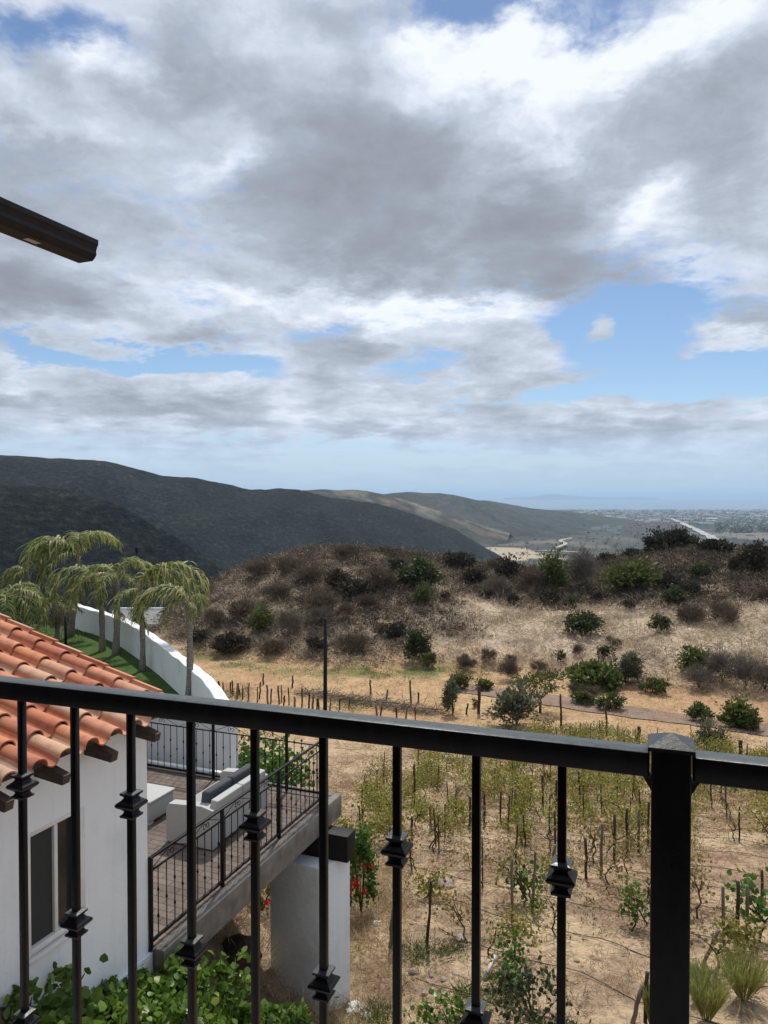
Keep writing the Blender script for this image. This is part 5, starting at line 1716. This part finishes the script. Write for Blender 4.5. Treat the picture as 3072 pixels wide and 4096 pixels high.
# geraniums along the house wall and by the pier
GER = [(28, 1011, 6.55, 1.0, 'geranium with round leaves at the house wall, leftmost clump'), (66, 1014, 6.8, .5, 'small geranium clump below the window sill'), (101, 1011, 7.2, .85, 'geranium clump in front of the white plinth'), (146, 966, 7.9, .8, 'tall geranium at the house corner'), (172, 950, 8.15, .85, 'bright geranium covering the terrace beam end'),
       (207, 953, 8.5, .85, 'bright geranium under the terrace edge beam'), (236, 990, 8.8, .6, 'lower geranium clump left of the sixth baluster'), (150, 1004, 7.3, .9, 'geranium clump at the bottom edge beside the plinth'), (190, 1000, 7.9, .95, 'geranium clump below the corner of the house'), (292, 1008, 9.6, .4, 'low dull green geranium in the shade by the pier'), (262, 1010, 9.2, .45, 'low geranium clump in the shade of the terrace')]
for u, v, d, w, lab in GER:
    tp = at(u, v, d); g = ground_at(tp.x, tp.y)
    h = max(tp.z - g.z, .35) * (.66 if u < 130 else .78)
    leafy('geranium', g, w, h, int(560 * w * max(h, .6)) + 200, M['leaf_geranium'], lab, 'plant', .088, .092, 'geraniums round the house', 0)
g = hit(361, 919, 6)
leafy('geranium', g + Vector((0, .25, 0)), (.55), 74 * g.y / F, 1300, M['leaf_green'], 'red flowering geranium bush beside the white pier', 'plant', .075, .065, 'geraniums round the house', 14, clumps=40)
tp = at(262, 880, 13.6); g = ground_at(tp.x, tp.y)
leafy('geranium', g, .9, tp.z - g.z, 420, M['leaf_green'], 'geranium seen through the gap under the terrace', 'plant', .085, .08, 'geraniums round the house', 4)
# clumps behind the terrace railing
for u, v, d, w, lab in ((248, 722, 16.5, 2.0, 'rounded green shrub behind the terrace railing, next to the white wall'), (278, 733, 17.5, 1.7, 'rounded green shrub behind the railing post of the terrace'), (235, 745, 15.6, .9, 'low green shrub at the end of the white wall')):
    tp = at(u, v, d); g = ground_at(tp.x, tp.y)
    h = (tp.z - g.z) * .82
    leafy('shrub', Vector((g.x, g.y, g.z)), w, h, 1500, M['leaf_green'], lab, 'shrub', .13, .10, None, 0, clumps=60)
brush('dry_grass', 2500, lambda x, y: ((x * E2.x + y * E2.y) < -4.2) * ((x * E1.x + y * E1.y) > 9.3), 14, .26, .008, .2, M['straw'], (-5, .5, 9.5, 18), .14, .6)
brush('weeds', 500, lambda x, y: ((x * E2.x + y * E2.y) < -4.0) * ((x * E2.x + y * E2.y) > -5.6) * ((x * E1.x + y * E1.y) < 10.0) * .9, 16, .10, .016, .18, M['grass_green'], (-3, .5, 8, 12.5), .14, 1.0)
# lawn blades
x, y = scatter(26000, -22, -2.5, 13, 29)
k = np.zeros(len(x), bool)
Cx, Cy = np.array([p[0] for p in poly]), np.array([p[1] for p in poly])
yo = np.interp(x, Cx[::-1], Cy[::-1])
k = (y < yo - .05) & ((x * E1.x + y * E1.y) > 11.9) & (y > 15)
x, y = x[k], y[k]
lf = Leaves(); lf.add(np.stack([x, y, np.full(len(x), LZ)], -1), rdir(len(x), 1.2), rdir(len(x)), .07 + .06 * rng.random(len(x)), .02, rng.random(len(x)), .1, False)
tag(lf.build('grass', M['grass_green']), kind='stuff')

# ------------------------------------------------------------------ palms
def palm(base, crown_uv, d, trunk_r, fronds, label, flen=1.5, dry=0, lean=None):
    top = at(*crown_uv, d)
    root = empty('palm_tree', base, label, 'palm tree', 'palms on the lawn')
    b = Vector(base)
    mb = MB(); pts, rd = [], []
    for i in range(10):
        f = i / 9
        p = b.lerp(top, f) + Vector((.05 * math.sin(f * 3), 0, 0))
        pts.append(p); rd.append(trunk_r * (1.15 - .25 * f + .12 * math.sin(f * 17)) * (1.15 if i == 0 else 1))
    pts[0] -= Vector((0, 0, .15))
    mb.tube(pts, rd, 9)
    for i in range(7):                         # old leaf bases
        a = i * 2.4; p = top + Vector((0, 0, -.35 + .05 * i))
        mb.tube([p, p + Vector((math.cos(a) * trunk_r * 1.6, math.sin(a) * trunk_r * 1.6, .22))], [.035, .012], 4)
    mb.build('trunk', M['bark_grey'], root)
    for fi, (az, el, ln, isdry) in enumerate(fronds):
        az = math.radians(az); el = math.radians(el)
        dirh = Vector((math.cos(az), math.sin(az), 0)); p = top.copy(); e = el
        L = flen * ln * 1.22; seg = 14
        R_, Dr = [p.copy()], []
        for i in range(seg):
            d_ = dirh * math.cos(e) + Vector((0, 0, math.sin(e)))
            p = p + d_ * L / seg; R_.append(p.copy()); Dr.append(d_.copy())
            e -= math.radians(9.5 + 6 * (i / seg)) * (1.2 if isdry else 1.0)
        Dr.append(Dr[-1])
        V, Fc, rr = [], [], []
        n = 40
        side = dirh.cross(Vector((0, 0, 1)))
        for i in range(n):
            f = .10 + .90 * i / (n - 1)
            x_ = f * seg; i0 = min(int(x_), seg - 1); q = R_[i0].lerp(R_[i0 + 1], x_ - i0); t_ = Dr[i0]
            upv = side.cross(t_).normalized()
            if upv.z < 0: upv = -upv
            lb = L * .36 * (1 - .75 * abs(f - .42) ** 1.3) * (1 - .5 * max(0, f - .8) / .2)
            for sg in (-1, 1):
                ll = lb * random.uniform(.65, 1.15)
                dr = (side * sg * random.uniform(.7, 1.1) + t_ * random.uniform(.3, .8) + upv * random.uniform(.1, .7)).normalized()
                gv = random.uniform(-.75, -.30) - (.2 if isdry else 0); tone_ = random.gauss(.46, .30); cu = random.uniform(-.12, .06)
                pos = q.copy(); wd = .034 * random.uniform(.7, 1.25) * (L / 1.6)
                idx = len(V); steps = 5
                tw = random.uniform(-.8, .8)
                for k_ in range(steps + 1):
                    w_ = wd * (1 - (k_ / steps) ** 1.8) + .002
                    ax_ = (t_ + side * tw + Vector((0, 0, .2))); ax_ = ax_ - dr * ax_.dot(dr)
                    ax_ = ax_.normalized() if ax_.length > 1e-4 else Vector((1, 0, 0))
                    V.append(pos + ax_ * w_ * .5); V.append(pos - ax_ * w_ * .5)
                    if k_: dr = (dr + Vector((cu, 0, gv))).normalized()
                    pos = pos + dr * ll / steps
                for k_ in range(steps):
                    a = idx + k_ * 2
                    Fc.append((a, a + 1, a + 3, a + 2)); rr.append(min(1, max(0, tone_ + .16 * k_ / steps)))
        mbf = MB().tube(R_, [.022 * (1 - .85 * i / seg) + .003 for i in range(seg + 1)], 5, r=.95)
        nv_ = len(V)
        Vall = np.array([list(v) for v in V] + [list(v) for v in mbf.v])
        fq = [np.array(Fc), np.array([[i + nv_ for i in f] for f in mbf.f if len(f) == 4])]
        np_mesh('frond', Vall, fq, M['palm_dry'] if isdry else M['palm_leaf'], root, np.concatenate([rr, np.full(len(fq[1]), .9)]))


def on_lawn(u, d): return Vector(((u - 384) / F * d, d, LZ))


R_ = lambda: random.uniform(-8, 8)
# azimuth 0 is to the right, 90 away from us, 180 to the left, 270 towards us
palm(on_lawn(69, 26.6), (78, 556), 26.6, .10, [(182, 58, 1.3, 0), (196, 36, 1.35, 0), (165, 46, 1.2, 0), (215, 62, 1.1, 0), (190, 12, 1.15, 0), (55, 84, 1.0, 0), (20, 80, 1.0, 0), (110, 76, 1.1, 0), (240, 30, .9, 0)], 'tallest palm with fronds swept left, standing behind the others', 1.75)
palm(on_lawn(55, 25.4), (56, 603), 25.4, .085, [(200, 20, 1, 1), (330, 15, .9, 1), (260, 25, .9, 1), (20, 30, .8, 1), (150, 30, 1, 1), (225, -5, .9, 1), (300, -5, .9, 1), (90, 45, .8, 0), (240, 50, .8, 0)], 'short palm with drooping dry straw-coloured fronds', 1.15)
palm(on_lawn(101, 24.1), (99, 584), 24.1, .09, [(180, 60, 1.35, 0), (192, 42, 1.3, 0), (172, 28, 1.1, 0), (255, 48, .9, 0), (30, 74, .8, 0), (215, 15, .9, 0)], 'slim grey-trunked palm with fronds arching left over its shorter neighbour', 1.35)
palm(on_lawn(114.5, 23.5), (116, 580), 23.5, .10, [(60, 84, 1.05, 0), (20, 72, 1.15, 0), (160, 70, .95, 0), (200, 44, 1.0, 0), (265, 42, 1.0, 0), (335, 34, .9, 0), (235, 12, .9, 0)], 'full-crowned palm with a tuft of upright yellow-green fronds', 1.3)
palm(on_lawn(141.5, 21.4), (139, 590), 21.4, .075, [(4, 66, 1.55, 0), (352, 54, 1.6, 0), (12, 44, 1.3, 0), (340, 76, 1.1, 0), (235, 15, .8, 0), (280, -5, .8, 0)], 'palm with long fronds arching right over the white wall', 1.45)
palm(on_lawn(187, 17.6), (188, 603), 17.6, .075, [(180, 54, 1.2, 0), (188, 38, 1.15, 0), (172, 66, 1.0, 0), (210, 20, .75, 0), (20, 66, .45, 0), (300, 20, .45, 0)], 'nearest palm, its fronds all swept left, trunk rising in front of the white wall end', 1.2)
palm(on_lawn(31, 25.5), (28, 572), 25.5, .03, [(180, 25, 1.15, 0), (195, 45, 1.0, 0), (60, 80, .7, 0), (165, 8, 1, 0), (230, 20, .8, 0)], 'thin young palm at the left edge', .95)
palm(on_lawn(6, 22), (4, 600), 22, .05, [(0, 50, 1.1, 0), (340, 30, 1.1, 0), (15, 22, 1.2, 0), (180, 60, 1, 0), (300, 40, 1, 0), (250, 60, 1, 0), (60, 66, 1, 0), (325, 2, 1, 0), (0, 0, 1, 0)], 'low bushy palm behind the roof at the left edge', 1.3)
bp_ = on_lawn(64.5, 24.5); o = MB().tube([bp_, Vector((bp_.x, bp_.y, at(65, 616, 24.5).z))], .045, 6).build('lamp_post', M['beam_black']); tag(o, 'black post standing among the palm trunks by the roof', 'post')
bq = Vector(((136.5 - 384) / F * 27.0, 27.0, -14)); lp = empty('street_lamp', Vector((bq.x, bq.y, -13.5)), 'thin black lamp post rising behind the white garden wall', 'street lamp')
MB().tube([bq, Vector((bq.x, bq.y, at(136.5, 553, 27).z))], .04, 6).build('pole', M['beam_black'], lp)
tz = at(136.5, 553, 27).z
MB().tube([(bq.x, bq.y, tz), (bq.x, bq.y, tz + .1), (bq.x, bq.y, tz + .24)], [.04, .075, .04], 8).build('lamp_head', M['beam_black'], lp)
bq = Vector(((135.8 - 384) / F * 26.0, 23.4, -4.2)); 

# ------------------------------------------------------------------ the distant town
M['bld_pink'] = mat_simple('pink_render', (.42, .28, .25), (.52, .38, .34), .02, .9, .1, 0, .01)
M['bld_white'] = mat_simple('pale_render', (.50, .48, .45), (.66, .64, .60), .02, .9, .1, 0, .01)
M['bld_roof'] = mat_simple('dull_roof', (.20, .16, .145), (.30, .26, .24), .02, .9, .1, 0, .01)


def building(u, v, wpx, hpx, mat, lab):
    d = 150.0 / max((v - 497), 1) * F
    g = at(u, v, d); w = wpx * d / F; h = hpx * d / F
    zg = float(H(np.array([g.x]), np.array([g.y]))[0])
    root = empty('building', (g.x, g.y, zg), lab, 'building', 'buildings of the far coastal town')
    dp = max(w * .6, 18)
    fr = lambda a, b, c: Vector((a, b, c))
    mb = MB().box(-w / 2, w / 2, 0, dp, -4, h, fr=fr)
    mb.build('walls', mat, root, local=True)
    MB().box(-w / 2 - .6, w / 2 + .6, -.6, dp + .6, h, h + max(.18 * h, .8), fr=fr).build('roof', M['bld_roof'], root, local=True)


random.seed(5)
PK = [(626 + i * 4.6 + random.uniform(-1, 1), 531.5 - (i % 3) * 2.2, random.uniform(3.6, 6.2), random.uniform(2.8, 4.6)) for i in range(12)]
PK += [(634 + i * 6.5, 526.3, 5.6, 3) for i in range(7)]
for i, (u, v, w, h) in enumerate(sorted(PK)):
    building(u, v, w, h, M['bld_pink'], f'{ORD[i]} from left of the pinkish town buildings below the highway')
WH = [(597, 530.5, 8, 3.4), (606, 528.5, 6, 3), (612, 531.5, 9, 3.2), (621, 530, 6, 3.2), (618, 534, 5, 2)] + [(722 + i * 6.2 + random.uniform(-1, 1), 528 - random.uniform(0, 4.5), random.uniform(4, 8), random.uniform(1.8, 3.2)) for i in range(10)] + [(648 + i * 9.1, 517.8 + random.uniform(-2.5, 2.5), random.uniform(3, 7), random.uniform(1.2, 2.2)) for i in range(16)]
for i, (u, v, w, h) in enumerate(sorted(WH)):
    building(u, v, w, h, M['bld_white'], f'{ORD[i]} from left of the pale town buildings on the coastal plain')
# the rest of the town and its trees, one mass each
vs_, fs_ = [], []
mbt = MB()
for i in range(700):
    u = random.uniform(575, 860); v = 509.5 + abs(random.gauss(0, 1)) * 6
    if v > 526: continue
    d = 150.0 / (v - 497) * F; g = at(u, v, d); w = random.uniform(10, 34); h = random.uniform(4, 9)
    zg = float(H(np.array([g.x]), np.array([g.y]))[0])
    mbt.box(g.x - w, g.x + w, g.y, g.y + w * 1.2, zg - 3, zg + h, fr=lambda a, b, c: Vector((a, b, c)))
tag(mbt.build('far_town', M['bld_white']), kind='stuff')
def far_trees(n, fn, size, mat):
    xs_, ys_ = [], []
    for i in range(n):
        u, v = fn()
        d = 148.0 / (v - 497) * F; g = at(u, v, d); xs_.append(g.x); ys_.append(g.y)
    x, y = np.array(xs_), np.array(ys_); z = H(x, y)
    idx = np.repeat(np.arange(n), 14); k = len(idx)
    sz = size * (.6 + .8 * rng.random(n))
    q = rng.normal(size=(k, 3)) * np.array([.5, .5, .45]) * sz[idx][:, None]
    P_ = np.stack([x[idx], y[idx], z[idx] + sz[idx] * .6], -1) + q
    P_[:, 2] = np.maximum(P_[:, 2], z[idx])
    lf = Leaves(); lf.add(P_, rdir(k), rdir(k), sz[idx] * .7, sz[idx] * .6, rng.random(k), .1, False)
    tag(lf.build('far_trees', mat), kind='stuff')


far_trees(1700, lambda: (random.uniform(560, 880), 509.8 + abs(random.gauss(0, 1)) * 7), 8, M['leaf_dark'])
far_trees(500, lambda: (random.uniform(470, 800), random.uniform(528, 560)), 4, M['leaf_dark'])
far_trees(150, lambda: (random.uniform(715, 800), random.uniform(522, 534)), 11, M['leaf_dark'])
